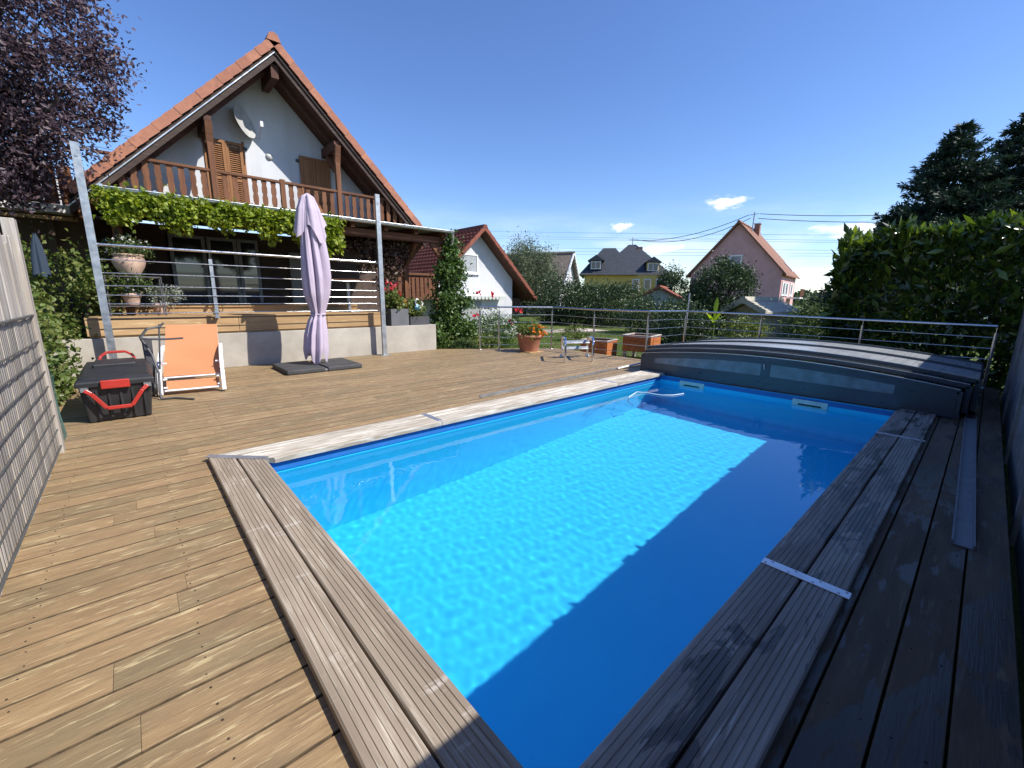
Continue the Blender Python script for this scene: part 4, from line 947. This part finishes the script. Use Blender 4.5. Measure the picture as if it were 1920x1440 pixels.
# flowers in front of the garage
def roseflow(t, C, rg): flowers(t, [tuple(pu(x,y,8.4)) for x, y in ((922,553),(893,590),(972,582),(958,604),(898,548))], M['red_petal'], .13, 'rose', 9, rg)
shrub('rose_bush', 'rose bush with a few red blooms behind the railing gate', (8.4,10.0,.3), (.45,.9,.55), 2600, .06, .035, M['ivy_leaf'], nc=40, seed=41, extra=roseflow, trunk=.02)
def whitefl(t, C, rg): flowers(t, cloud(C, 330, .06, rg), M['white_petal'], .06, 'blossom', 4, rg)
shrub('white_flower_bush', 'bush covered with white blossoms in front of the garage', (9.6,11.6,.25), (.8,.9,.6), 2200, .06, .03, M['ivy_leaf'], nc=60, seed=42, extra=whitefl, trunk=.02)

climber('shadow_ripple_ivy', 'unseen ivy added on the boundary wall top to ripple its shadow', [((-.5+i*.75,-.42,1.38),(.25+i*.75,-.34,1.475),1/12) for i in range(12)], 2600, .06, .045, M['ivy_leaf'], seed=37, nc=160, sp=(.06,.02,.012), stems=[[(-.5,-.42,1.45),(4,-.42,1.47),(8.4,-.42,1.45)]])  # out of view, added to make the wall's shadow edge wavy
# ---------------------------------------------------------------- things on the terrace
urn = pot('flower_urn', 'pale terracotta urn of white daisies on a metal stand', (.1,9.55,1.57), .21, .34, M['pale_terracotta'], lathe=[(0,.002),(.11,.002),(.13,.03),(.19,.14),(.215,.22),(.2,.28),(.175,.3),(.2,.315),(.205,.34),(.17,.34),(.165,.3),(0,.3)])
C = clumps((.13,9.5,2.0), (.34,.28,.15), 40, .3); put('foliage', leaf_mesh('foliage', cloud(C, 1100, .05), .055, .015), M['shrub_leaf'], urn); flowers(urn, cloud(C, 42, (.05,.05,.04))+np.array([0,0,.04]), M['white_petal'], .024, 'daisy', 6)
st = thing('plant_stand', 'black metal plant stand behind the terrace railing', 'plant stand', (.12,9.55,.92))
for z_ in (1.55,1.08):
    m_ = MB()
    for a, b in (((-.22,9.3),(.46,9.3)),((-.22,9.8),(.46,9.8)),((-.22,9.3),(-.22,9.8)),((.46,9.3),(.46,9.8)),((-.05,9.3),(-.05,9.8)),((.12,9.3),(.12,9.8)),((.29,9.3),(.29,9.8))): m_.tube([(*a,z_),(*b,z_)], .01, 6)
    m_.build('shelf', M['grey_plastic'], st)
for x in (-.22,.46):
    for y in (9.3,9.8): MB().tube([(x,y,.92),(x,y,1.56)], .011, 6).build('leg', M['grey_plastic'], st)
for i, (x, mt, lab, fl_) in enumerate(((.0,'shrub_leaf','green potted plant with white flowers on the lower shelf of the metal stand',True),(.42,'grey_leaf','silvery leaved potted plant at the end of the metal stand',False))):
    pz = 1.09 if i == 0 else .921
    p_ = pot('potted_plant', lab, (x+.06*(i == 0), 9.5 if i == 0 else 9.98, pz), .12, .2, M['pale_terracotta'], .02)
    C = clumps((x+.1, 9.5 if i == 0 else 9.95, pz+.33), (.24,.18,.17), 24, .3); put('foliage', leaf_mesh('foliage', cloud(C, 800, .045), .06, .02), M[mt], p_)
    if fl_: flowers(p_, cloud(C, 26, .05), M['white_petal'], .026, 'daisy', 6)
# planters on the wall end
for (a, b, h, lab, fl_) in ((4.42,4.86,.38,'tall grey planter of red geraniums on the concrete wall',True),(4.9,5.4,.2,'low dark trough of yellowish plants on the concrete wall end',False)):
    t = thing('planter_trough', lab, 'planter', ((a+b)/2,9.22,.61)); m_ = MB(); zb = .612
    m_.box((a,9.05,zb),(b,9.07,zb+h)).box((a,9.37,zb),(b,9.39,zb+h)).box((a,9.07,zb),(a+.02,9.37,zb+h)).box((b-.02,9.07,zb),(b,9.37,zb+h)); m_.build('trough', plain('planter_grey', (.12,.125,.13), .6) if fl_ else M['grey_plastic'], t)
    MB().box((a+.02,9.07,zb),(b-.02,9.37,zb+h-.04)).build('soil', M['soil'], t)
    C = clumps(((a+b)/2,9.25,zb+h+.16), (.3,.22,.22), 30, .3); put('foliage', leaf_mesh('foliage', cloud(C, 1000, .05), .07, .05), M['garden_leaf'], t)
    flowers(t, (cloud(C, 14, .05)+np.array([0,0,.22 if fl_ else .05])), M['red_petal'] if fl_ else M['orange_petal'], .06 if fl_ else .035, 'bloom', 7)
om = thing('bird_ornament', 'small pale blue and white bird ornament in the trough', 'ornament', (5.13,9.12,.8))
m_ = MB(); m_.lathe((5.13,9.12,.92), [(0,0),(.05,.03),(.075,.09),(.06,.14),(.02,.17),(0,.175)], 12); m_.build('body', plain('pale_blue', (.25,.55,.75), .4), om)
MB().tube([(5.1,9.1,1.06),(5.06,9.08,1.15),(5.1,9.07,1.22),(5.15,9.07,1.2)], [.022,.018,.02,.008], 8).build('neck', M['white'], om); MB().tube([(5.13,9.12,.78),(5.13,9.12,.94)], .006, 6).build('rod', M['galv'], om)
m_ = MB()
for i in range(5): m_.add([(5.13+.02*i,9.1,.96),(5.2+.02*i,9.08,1.0+.03*i),(5.17+.015*i,9.09,1.05+.03*i)], [(0,1,2)])
m_.build('wing', M['white'], om)
# wooden balustrade at the far side of the terrace
wb = thing('wooden_balustrade', 'brown wooden balustrade at the right side of the terrace', 'balustrade', (6.5,11.5,.9))
MB().box((5.7,11.45,1.88),(7.15,11.6,1.95)).build('handrail', M['brown_wood_u'], wb, bevel=.008); MB().box((5.7,11.48,1.18),(7.15,11.57,1.26)).build('bottom_rail', M['brown_wood_u'], wb)
for i in range(10): MB().box((5.74+i*.143,11.5,1.24),(5.74+i*.143+.1,11.53,1.885)).build('baluster', M['brown_wood'], wb)
for x in (5.66,7.12): MB().box((x,11.47,GZ),(x+.09,11.58,1.97)).build('post', M['brown_wood'], wb)
ot = thing('outdoor_table', 'round brown outdoor table behind the terrace railing', 'table', (3.75,9.75,.92)); m_ = MB(); m_.lathe((3.75,9.75,1.6), [(0,.03),(.55,.03),(.56,.02),(.55,0),(0,0)], 36); m_.build('table_top', M['brown_wood_u'], ot); MB().tube([(3.75,9.75,.93),(3.75,9.75,1.61)], .04, 10).build('column', M['galv'], ot)
m_ = MB(); m_.lathe((3.75,9.75,.92), [(0,.03),(.25,.025),(.27,.0)], 24); m_.build('foot', M['galv'], ot)

# ================================================================ NEIGHBOURS
def gable_house(name, label, cat, c, rot, hw, length, eave, apex, wallm, roofm, over=.5, side_over=.4, th=.18, courses=0, tw_=.3, soff=None, base=GZ, vergem=None):
    """gable front faces local -y at c; ridge runs along local +y"""
    t = thing(name, label, cat, (*c, base)); Mx = Matrix.Translation((*c, 0))@Matrix.Rotation(R_(rot), 4, 'Z'); sl = (apex-eave)/hw
    wz = apex-th-.05
    m_ = MB(); m_.M = Mx; m_.prism([(-hw+side_over,0,base-.1),(hw-side_over,0,base-.1),(hw-side_over,0,wz-sl*(hw-side_over)),(0,0,wz),(-hw+side_over,0,wz-sl*(hw-side_over))], (0,length,0)); wl_ = m_.build('wall', wallm, t)
    for s in (-1, 1):
        m_ = MB(); m_.M = Mx; m_.prism([(0,-over,apex-.04),(s*hw,-over,eave-.04),(s*hw,-over,eave-th),(0,-over,apex-th)], (0,length+2*over,0)); r_ = m_.build('roof', soff or roofm, t)
        if courses:
            L = math.hypot(hw, apex-eave); nv = int((length+2*over)/tw_); d_ = Vector((s*hw,0,eave-apex)).normalized(); nn = Vector((s*(apex-eave),0,hw)).normalized(); V_ = []; F_ = []
            for i in range(courses):
                a = Vector((0,0,apex-.045))+d_*(L*i/courses); b = Vector((0,0,apex-.045))+d_*(L*(i+1)/courses+.06)
                for j in range(nv):
                    y0 = -over+j*tw_; prof = [(0,.03),(.25,.065),(.5,.035),(.75,.012),(1,.03)]; k0 = len(V_)
                    for q, h in prof:
                        for e_, lf in ((a,.0),(b,.045)): V_.append(Mx@(e_+Vector((0,y0+q*tw_,0))+nn*(h+lf)))
                    for q in range(4): F_.append((k0+2*q,k0+2*q+1,k0+2*q+3,k0+2*q+2))
                    e0 = len(V_)
                    for q, h in prof: V_.append(Mx@(b+Vector((0,y0+q*tw_,0))+nn*(h-.01)))
                    for q in range(4): F_.append((k0+2*q+1,e0+q,e0+q+1,k0+2*q+3))
            o = put('roof_tiles', mesh_np('roof_tiles', [tuple(p) for p in V_], F_), roofm, t); o['kind'] = 'stuff'
        nb = max(6, int(math.hypot(hw, apex-eave)/.38))
        for i in range(nb):        # verge tiles along the rake
            a = i/nb; b = (i+1)/nb+.01
            P_ = [(s*hw*a,apex-(apex-eave)*a+.03),(s*hw*b,apex-(apex-eave)*b+.055),(s*hw*b,apex-(apex-eave)*b-.17),(s*hw*a,apex-(apex-eave)*a-.19)]
            m_ = MB(); m_.M = Mx; m_.prism([(x,-over-.05-.008*(i % 2),z-.004*(i % 2)) for x, z in P_], (0,.13,0)); m_.build('verge_tile', vergem or roofm, t)
    m_ = MB(); m_.M = Mx; m_.prism([(-.16,-over-.06,apex-.1),(-.08,-over-.06,apex+.07),(.08,-over-.06,apex+.07),(.16,-over-.06,apex-.1)], (0,length+2*over+.12,0)); m_.build('ridge_cap', roofm, t)
    return t, Mx
def opening(t, Mx, x0, x1, z0, z1, y=0., frame=None, pane=None, fw_=.06, side=None, sill=True):
    """window on the gable (y) or, with side=+-1, on the long wall x=side"""
    def B(a, b):
        m_ = MB(); m_.M = Mx
        if side is None: m_.box((a[0], y-a[2], a[1]), (b[0], y-b[2], b[1]) if False else (b[0], y+.02, b[1]))
        else: m_.box((side-a[2] if side < 0 else side-.02, a[0], a[1]), (side+.02 if side < 0 else side+a[2], b[0], b[1]))
        return m_
    f = MB(); f.M = Mx
    parts = [((x0,z0,.04),(x0+fw_,z1)), ((x1-fw_,z0,.04),(x1,z1)), ((x0+fw_,z0,.04),(x1-fw_,z0+fw_)), ((x0+fw_,z1-fw_,.04),(x1-fw_,z1))]
    for a, b in parts:
        q = B(a, b); k0 = len(f.v); f.v += q.v; f.f += [tuple(i+k0 for i in ff) for ff in q.f]; f.sm += q.sm
    o = f.build('window', frame or M['white'], t)
    B((x0+fw_,z0+fw_,.012),(x1-fw_,z1-fw_)).build('pane', pane or M['glass'], o)
    if sill: B((x0-.08,z0-.07,.1),(x1+.08,z0-.005)).build('sill', M['white'], o)
    return o
# white garage with red roof
gar, GM = gable_house('garage', 'white garage with red tiled roof and striped awning', 'garage', (13.35,17.55), 0, 3.6, 8.5, 1.25, 4.62, M['plaster'], M['tile_old'], over=.6, side_over=1.25, courses=17, tw_=.3, soff=M['soffit'])
opening(gar, GM, -1.1, .0, 2.42, 3.32, pane=plain('net_curtain', (.34,.36,.38), .5))
aw = MB(); aw.M = GM; aw.prism([(-1.5,-.02,1.5),(-1.5,-.42,1.32),(-1.5,-.42,1.29),(-1.5,-.02,1.46)], (3.05,0,0)); awn = aw.build('awning', M['white'], gar)
m_ = MB(); m_.M = GM
for i in range(13): x = -1.5+i*3.05/13; m_.prism([(x,-.425,1.31),(x+3.05/13,-.425,1.31),(x+3.05/13*.85,-.425,1.16),(x+3.05/26,-.425,1.12),(x+3.05/13*.15,-.425,1.16)], (0,.012,0))
m_.build('valance', fabric('awning_cloth', (.62,.64,.6)), awn)
m_ = MB(); m_.M = GM; m_.box((-1.2,-.04,GZ),(.2,.01,1.05)); m_.build('garage_door', pf, gar)
m_ = MB(); m_.M = GM; m_.box((2.36,.4,GZ),(3.3,7,1.2)); m_.build('lean_to', M['dark_wall'], gar)
# white house further back
wh, WM = gable_house('neighbour_house', 'white gabled house with brown roof half hidden by the olive tree', 'house', (33.0,28.5), 21, 2.9, 9, 1.9, 5.6, M['plaster'], plain('grey_brown_roof', (.19,.15,.12), .9, var=.2, nscale=6), over=.5, side_over=.5, vergem=M['white'])
# pink house
pk = plain('pink_render', (.6,.34,.32), .9, var=.08, nscale=1.5)
ph, PM = gable_house('neighbour_house', 'pink rendered house with steep brown tiled roof', 'house', (48,18.65), -82, 4.75, 9.5, 3.75, 9.1, pk, plain('brown_roof_tiles', (.24,.115,.075), .9, var=.25, nscale=14, bump=.4), over=.35, side_over=.35)
WX = 4.75-.35
opening(ph, PM, -.6, .65, 4.35, 5.75, pane=plain('rolled_blind', (.33,.3,.33), .7), fw_=.12)
gl = plain('white_shutter_panel', (.75,.75,.74), .6)
for i, yy_ in enumerate((1.2,3.1,6.4)):
    opening(ph, PM, yy_, yy_+1.0, 1.7, 3.0, side=-WX if False else WX, fw_=.1)
    for q in (-.55, 1.05):
        m_ = MB(); m_.M = PM; m_.box((WX+.01,yy_+q,1.6),(WX+.07,yy_+q+.5,3.05)); m_.build('shutter', gl, ph)
m_ = MB(); m_.M = PM; m_.box((WX-.02,-.02,GZ),(WX+.03,9.4,.75)); m_.build('plinth', plain('grey_plinth', (.4,.4,.42), .9), ph)
m_ = MB(); m_.M = PM; m_.box((WX,4.6,1.35),(WX+1.2,7.6,1.5)); o = m_.build('balcony', M['white'], ph)
m_ = MB(); m_.M = PM
for i in range(16): m_.box((WX+1.16,4.6+i*.19,1.5),(WX+1.2,4.7+i*.19,2.4))
m_.build('balcony_rail', M['brown_wood'], o)
m_ = MB(); m_.M = PM; m_.box((.25,5.6,7.6),(.8,6.2,9.5)); o = m_.build('chimney', plain('chimney_brick', (.3,.16,.12), .9), ph); m_ = MB(); m_.M = PM; m_.box((.18,5.53,9.5),(.87,6.27,9.62)); m_.build('chimney_cap', M['zinc'], o)
mt = PM@Vector((.5,3.6,8.3)); mt2 = mt+Vector((.1,0,2.2)); m_ = MB(); m_.tube([mt, mt2], .07, 6); m_.beam(mt2+Vector((-.1,-.5,-.25)), mt2+Vector((.1,.5,-.25)), .06, .06); m_.build('roof_mast', M['galv'], ph)
m_ = MB(); m_.M = PM; m_.prism([(WX-.2,7.6,4.36),(WX-1.1,7.6,5.38),(WX-1.1,7.6,5.47),(WX-.2,7.6,4.46)], (0,.5,0)); m_.build('roof_window', M['white'], ph)
# yellow house with slate coloured hipped roof
yl = plain('yellow_render', (.72,.53,.15), .9, var=.06, nscale=1.5); sk = NT('dark_slate_roof'); zc = sk.n('SeparateXYZ', {0: sk.n('TexCoord').outputs['Object']}).outputs[2]
zw = sk.n('Math', {0: sk.n('Math', {0: zc, 1: 3.6}, operation='MULTIPLY').outputs[0]}, operation='FRACT').outputs[0]
sk.setp(base=sk.mix(sk.ramp(zw, [(.05, 0), (.3, 1)]), (.02,.022,.028), sk.ramp(sk.noise(sk.coords((1,1,1)), 3, 5), [(.3, (.03,.035,.042)), (.7, (.05,.057,.068))])), rough=.55); slate = sk.m
yh = thing('neighbour_house', 'yellow house with dark hipped roof and dormers', 'house', (47,33,GZ))
cY_ = Vector((49,33,0)); YM = Matrix.Translation(cY_)@Matrix.Rotation(R_(-54), 4, 'Z')   # local x across the view, local y away
m_ = MB(); m_.M = YM; m_.box((-4.7,-4.9,GZ),(4.9,5,4.05)); m_.build('wall', yl, yh)
def hip(x0, x1, y0, y1, ez, az, rx, ry, name='roof'):
    m_ = MB(); m_.M = YM; cx_, cy_ = (x0+x1)/2, (y0+y1)/2; m_.add([(x0,y0,ez),(x1,y0,ez),(x1,y1,ez),(x0,y1,ez),(cx_-rx,cy_-ry,az),(cx_+rx,cy_-ry,az),(cx_+rx,cy_+ry,az),(cx_-rx,cy_+ry,az)], [(0,1,5,4),(1,2,6,5),(2,3,7,6),(3,0,4,7),(4,5,6,7),(3,2,1,0)]); return m_.build(name, slate, yh)
hip(-3.6,5.5,-5.0,5.6,4.0,7.95,.45,.8); hip(-5.4,1.6,-5.6,3,3.96,7.35,.75,1.2)
for x, y, z in ((-3.4,-5.1,4.55),(3.3,-4.4,4.35)):
    m_ = MB(); m_.M = YM; m_.box((x-.7,y-.1,z),(x+.7,y+2.5,z+1.1)); o = m_.build('dormer', yl if x > 0 else slate, yh)
    m_ = MB(); m_.M = YM; m_.box((x-.6,y-.16,z+.1),(x+.6,y-.1,z+1.0)); w_ = m_.build('window', M['white'], o)
    m_ = MB(); m_.M = YM; m_.box((x-.5,y-.2,z+.2),(x-.05,y-.15,z+.9)).box((x+.05,y-.2,z+.2),(x+.5,y-.15,z+.9)); m_.build('pane', M['glass'], o)
    m_ = MB(); m_.M = YM; m_.prism([(x-1.0,y-.4,z+1.08),(x+1.0,y-.4,z+1.08),(x,y-.4,z+1.75)], (0,3.2,0)); m_.build('dormer_roof', slate, o)
m_ = MB(); m_.M = YM; m_.box((1.6,-1.2,6.0),(2.2,-.6,7.6)); m_.build('chimney', bpy.data.materials['chimney_brick'], yh)
m_ = MB(); m_.M = YM; m_.tube([(1.0,0,7.4),(1.0,0,8.9)], .06, 6); m_.beam((.5,0,8.6),(1.5,0,8.6),.05,.05); m_.build('roof_mast', M['galv'], yh)
for i in range(3): m_ = MB(); m_.M = YM; m_.box((1.0+i*1.35,-4.96,2.3),(1.8+i*1.35,-4.89,3.5)); w_ = m_.build('window', M['white'], yh); m_ = MB(); m_.M = YM; m_.box((1.1+i*1.35,-4.985,2.4),(1.7+i*1.35,-4.955,3.4)); m_.build('pane', M['glass'], w_)
# small grey garage and garden shed
sg, SM = gable_house('small_garage', 'small grey garage with flat red roof between shrubs', 'garage', (36.2,20.4), -68, 2.1, 5, 1.2, 2.35, plain('grey_render', (.3,.31,.33), .9), M['tile_old'], over=.3, side_over=.25)
sh, HM = gable_house('garden_shed', 'old beige garden shed with corrugated roof in the shrubs', 'shed', (18.4,6.55), -102, .95, 2.2, .85, 1.32, plain('shed_boards', (.3,.25,.15), .9, var=.2, nscale=9), plain('fibre_cement', (.42,.39,.31), .9, var=.2, nscale=8, bump=.3), over=.2, side_over=.15)

# ---------------------------------------------------------------- garden trees and shrubs
shrub('olive_tree', 'feathery olive green tree beside the white garage', (23.2,24.4,2.6), (2.3,2.3,2.75), 22000, .26, .045, M['olive_leaf'], 'tree', nc=170, seed=51, trunk=.14, nl=40, zmin=.2)
shrub('dark_shrub', 'dark rounded shrub standing in front of the olive tree', (18.6,16.7,1.0), (1.6,1.4,1.5), 9000, .12, .06, M['dark_leaf'], nc=90, seed=52)
shrub('broad_shrub', 'broad dark shrub below the yellow house', (19.5,14.2,.8), (2.0,2.6,1.2), 12500, .14, .06, M['dark_leaf'], nc=110, seed=53)
shrub('light_shrub', 'lighter green shrub beside the white neighbour gable', (21,16.4,.9), (1.5,1.3,1.15), 4500, .14, .06, M['shrub_leaf'], nc=70, seed=54)
shrub('round_tree', 'dense rounded dark tree in front of the pink house', (19.2,7.95,1.35), (1.4,1.4,1.6), 19000, .11, .045, M['dark_leaf'], 'tree', nc=120, sp=[.16]*3, seed=55, trunk=.08, nl=30, zmin=-.1)
shrub('low_shrub', 'low dark shrub below the small grey garage', (16.5,9.6,.5), (1.1,1.6,.75), 5500, .11, .05, M['dark_leaf'], nc=80, seed=56)
shrub('low_shrub', 'glossy dark shrub right behind the railing corner', (13.4,6.6,.42), (.9,1.0,.75), 5200, .1, .045, M['dark_leaf'], nc=70, seed=57)
shrub('low_shrub', 'yellowish shrub in front of the garden shed', (14.4,5.1,.15), (.8,.7,.5), 3200, .09, .035, M['garden_leaf'], nc=50, seed=58)
shrub('low_shrub', 'spiky green shrub beside the laurel hedge end', (13.8,3.05,.35), (.7,.8,.75), 4200, .16, .03, M['shrub_leaf'], nc=60, seed=59)
shrub('poplar', 'pale green young tree between the yellow and the pink house', (46,24.6,2.3), (1.3,1.5,2.4), 4200, .24, .12, M['far_leaf'], 'tree', nc=60, seed=60, trunk=.1)
shrub('far_tree', 'pale distant tree right of the pink house', (50,9.3,.5), (2.2,3.0,1.6), 3800, .3, .14, M['far_leaf'], 'tree', nc=60, seed=61, trunk=.12)
shrub('low_shrub', 'small flowering shrub at the end of the garden path', (11.6,9.6,.02), (.5,.5,.3), 1500, .06, .03, M['garden_leaf'], nc=30, seed=62, trunk=.015)
bn = thing('banana_plant', 'young plant with big yellow green leaves behind the railing', 'plant', (13.2,5.55,GZ)); m_ = MB()
for a, h, ln in ((.2,1.35,.14),(1.6,.9,.3),(2.9,.85,.33),(4.2,.95,.35),(5.3,.8,.3)):
    d_ = Vector((math.cos(a),math.sin(a),0)); s_ = Vector((-d_.y,d_.x,0)); b_ = Vector((13.2,5.55,.55)); prof = [(0,.01),(.25,.04),(.55,.065),(.8,.045),(1,.004)]
    c_ = [b_+d_*ln*q+Vector((0,0,(h-.55)*(q*1.5-.5*q*q))) for q, _ in prof]
    m_.loft([[c-s_*w_, c+Vector((0,0,-.02)), c+s_*w_] for c, (_, w_) in zip(c_, prof)], True, False)
m_.build('leaves', M['banana_leaf'], bn); MB().tube([(13.2,5.55,GZ),(13.2,5.55,.6)], .04, 8).build('stem', M['garden_leaf'], bn)
# laurel hedge at the pool end
hg = thing('laurel_hedge', 'tall glossy laurel hedge behind the pool enclosure', 'hedge', (11.4,-.4,GZ)); rg = np.random.default_rng(71)
nH = 19000; hu = rg.uniform(10.35,12.6,nH); hv = rg.uniform(-4.5,2.15,nH); q = rg.uniform(0,1,nH)
top_ = 2.38+.13*np.sin(hv*2.3)+.13*np.sin(hv*5.1+1)+.07*np.sin(hv*11+hu*3)-.8*np.clip(hv-1.7,0,1)
hz = np.where(q < .32, top_-np.abs(rg.normal(0,.12,nH)), GZ+(top_-GZ)*rg.uniform(0,1,nH))
fr = (q > .32) & (q < .78); hu[fr] = 10.4+np.abs(rg.normal(0,.16,fr.sum()))+.1*np.sin(hv[fr]*3+hz[fr]*2)
le = q > .92; hv[le] = 2.15-np.abs(rg.normal(0,.15,le.sum()))
ax = np.tile([-.4,.1,.5], (nH,1)); put('foliage', leaf_mesh('foliage', np.stack([hu,hv,hz],1), .2, .07, axis=ax, spread=.6, rg=rg, fold=.18, lvar=.55), M['laurel_leaf'], hg)
m_ = MB()
for j in range(26):
    v_ = -4.3+j*.25; m_.tube([(11.3,v_,GZ-.03),(11.2+rg.normal()*.1,v_+rg.normal()*.1,1.0),(11.1+rg.normal()*.2,v_+rg.normal()*.2,2.2)], [.03,.022,.006], 5, False)
m_.build('stem', M['bark'], hg)
# sprouting shoots at the hedge end
m_ = []
for j in range(230):
    b_ = np.array([10.42+rg.uniform(0,1.0), rg.uniform(-3.5,2.15), 2.3-.25*rg.uniform()]); 
    for q in range(9): m_.append(b_+np.array([rg.normal()*.02,rg.normal()*.02,.03*q]))
put('shoots', leaf_mesh('shoots', np.array(m_), .22, .07, axis=np.tile([0,0,.9],(len(m_),1)), spread=.55, rg=rg), leafm('young_laurel_leaf', (.06,.105,.015), (.11,.165,.022), .26, .35, (.17,.22,.035), spec=.6), hg)['kind'] = 'stuff'
# spruces behind the hedge
def spruce(label, x, y, h, rad, seed, n=30):
    rg = np.random.default_rng(seed); t = thing('spruce_tree', label, 'tree', (x,y,GZ), 'spruces behind the hedge'); P_ = []; A_ = []; m_ = MB(); m_.tube([(x,y,GZ-.05),(x,y,GZ+h*.5),(x,y,GZ+h*.97)], [.16,.1,.012], 8)
    for i in range(n):
        f = (i+.5)/n; z_ = GZ+h*(.08+.9*f); L0 = rad*(1-f)**.85*1.0+.08
        for b in range(int(13-6*f)):
            a = rg.uniform(0,6.283); L = L0*rg.uniform(.7,1.15); d_ = np.array([math.cos(a),math.sin(a),0]); s_ = np.array([-d_[1],d_[0],0])
            m_.tube([(x,y,z_), tuple(np.array([x,y,z_])+d_*L*.6+np.array([0,0,-.1*L])), tuple(np.array([x,y,z_])+d_*L+np.array([0,0,.02*L]))], [.022,.012,.003], 4, False)
            m = int(30+130*L)
            for q in rg.uniform(.12,1,m):
                w_ = (1-q)*.38*L+.05; off = rg.uniform(-1,1)*w_; p = np.array([x,y,z_])+d_*L*q+s_*off+np.array([0,0,-.1*L*math.sin(q*3.14)-abs(off)*.25+rg.normal()*.04]); P_.append(p); A_.append(d_*.7+s_*np.sign(off)*.5+np.array([0,0,.12]))
    put('crown', leaf_mesh('crown', np.array(P_), .19, .042, axis=np.array(A_), spread=.45, rg=rg), M['spruce_leaf'], t); m_.build('trunk', M['bark'], t)
spruce('tall dark spruce with a pointed top behind the hedge', 22.0,1.55,7.55,3.7,81,34)
spruce('dark broad spruce partly behind the pointed spruce', 23.2,.1,7.9,3.7,82,34)
spruce('small dark spruce at the left of the two tall spruces', 20.5,2.72,4.75,2.0,83,22)
# far wood on the plain
rg = np.random.default_rng(90); nF = 26000; a = rg.uniform(R_(-30), R_(120), nF); rr = rg.uniform(120,150,nF); hh = 3.2+1.6*np.sin(a*23)+1.2*np.sin(a*57+1)
tag(put('far_wood', leaf_mesh('far_wood', np.stack([rr*np.cos(a), rr*np.sin(a), GZ+np.clip(hh,.8,9)*rg.uniform(0,1,nF)**.7], 1), 1.1, .7, rg=rg), M['far_leaf']), 'distant line of trees along the horizon', 'wood', kind='stuff')

# ---------------------------------------------------------------- wires
wire_m = plain('cable', (.1,.1,.11), .6)
def wire(a, b, sag, r, label):
    a = Vector(a); b = Vector(b); P_ = [a.lerp(b, t)-Vector((0,0,sag*4*t*(1-t))) for t in np.linspace(0,1,24)]; tag(MB().tube(P_, r, 5, False).build('power_line', wire_m), label, 'power line')
ym = YM@Vector((.5,0,8.6)); ym2 = YM@Vector((1.5,0,8.6))
wire(ym, mt2+Vector((-.1,.5,-.25)), .9, .035, 'upper cable from the yellow house mast to the pink house mast'); wire(ym2, mt2+Vector((-.1,.3,-.6)), 1.1, .035, 'lower cable from the yellow house mast to the pink house mast')
wire(mt2+Vector((.1,-.5,-.25)), (60,-8,9.6), .8, .035, 'upper cable leaving the pink house mast towards the spruces'); wire(mt2+Vector((.1,-.4,-.7)), (60,-8,8.7), .8, .035, 'lower cable leaving the pink house mast towards the spruces')
for i, (ya, yb) in enumerate(((428,442),(436,452),(440,456),(458,470),(464,476),(470,481))):
    A_ = pu(700,ya,95); B_ = pu(1760,yb,95); wire(A_, B_, .5, .024, 'distant overhead line crossing the sky above the houses'); list(col.objects)[-1]['group'] = 'distant overhead lines'
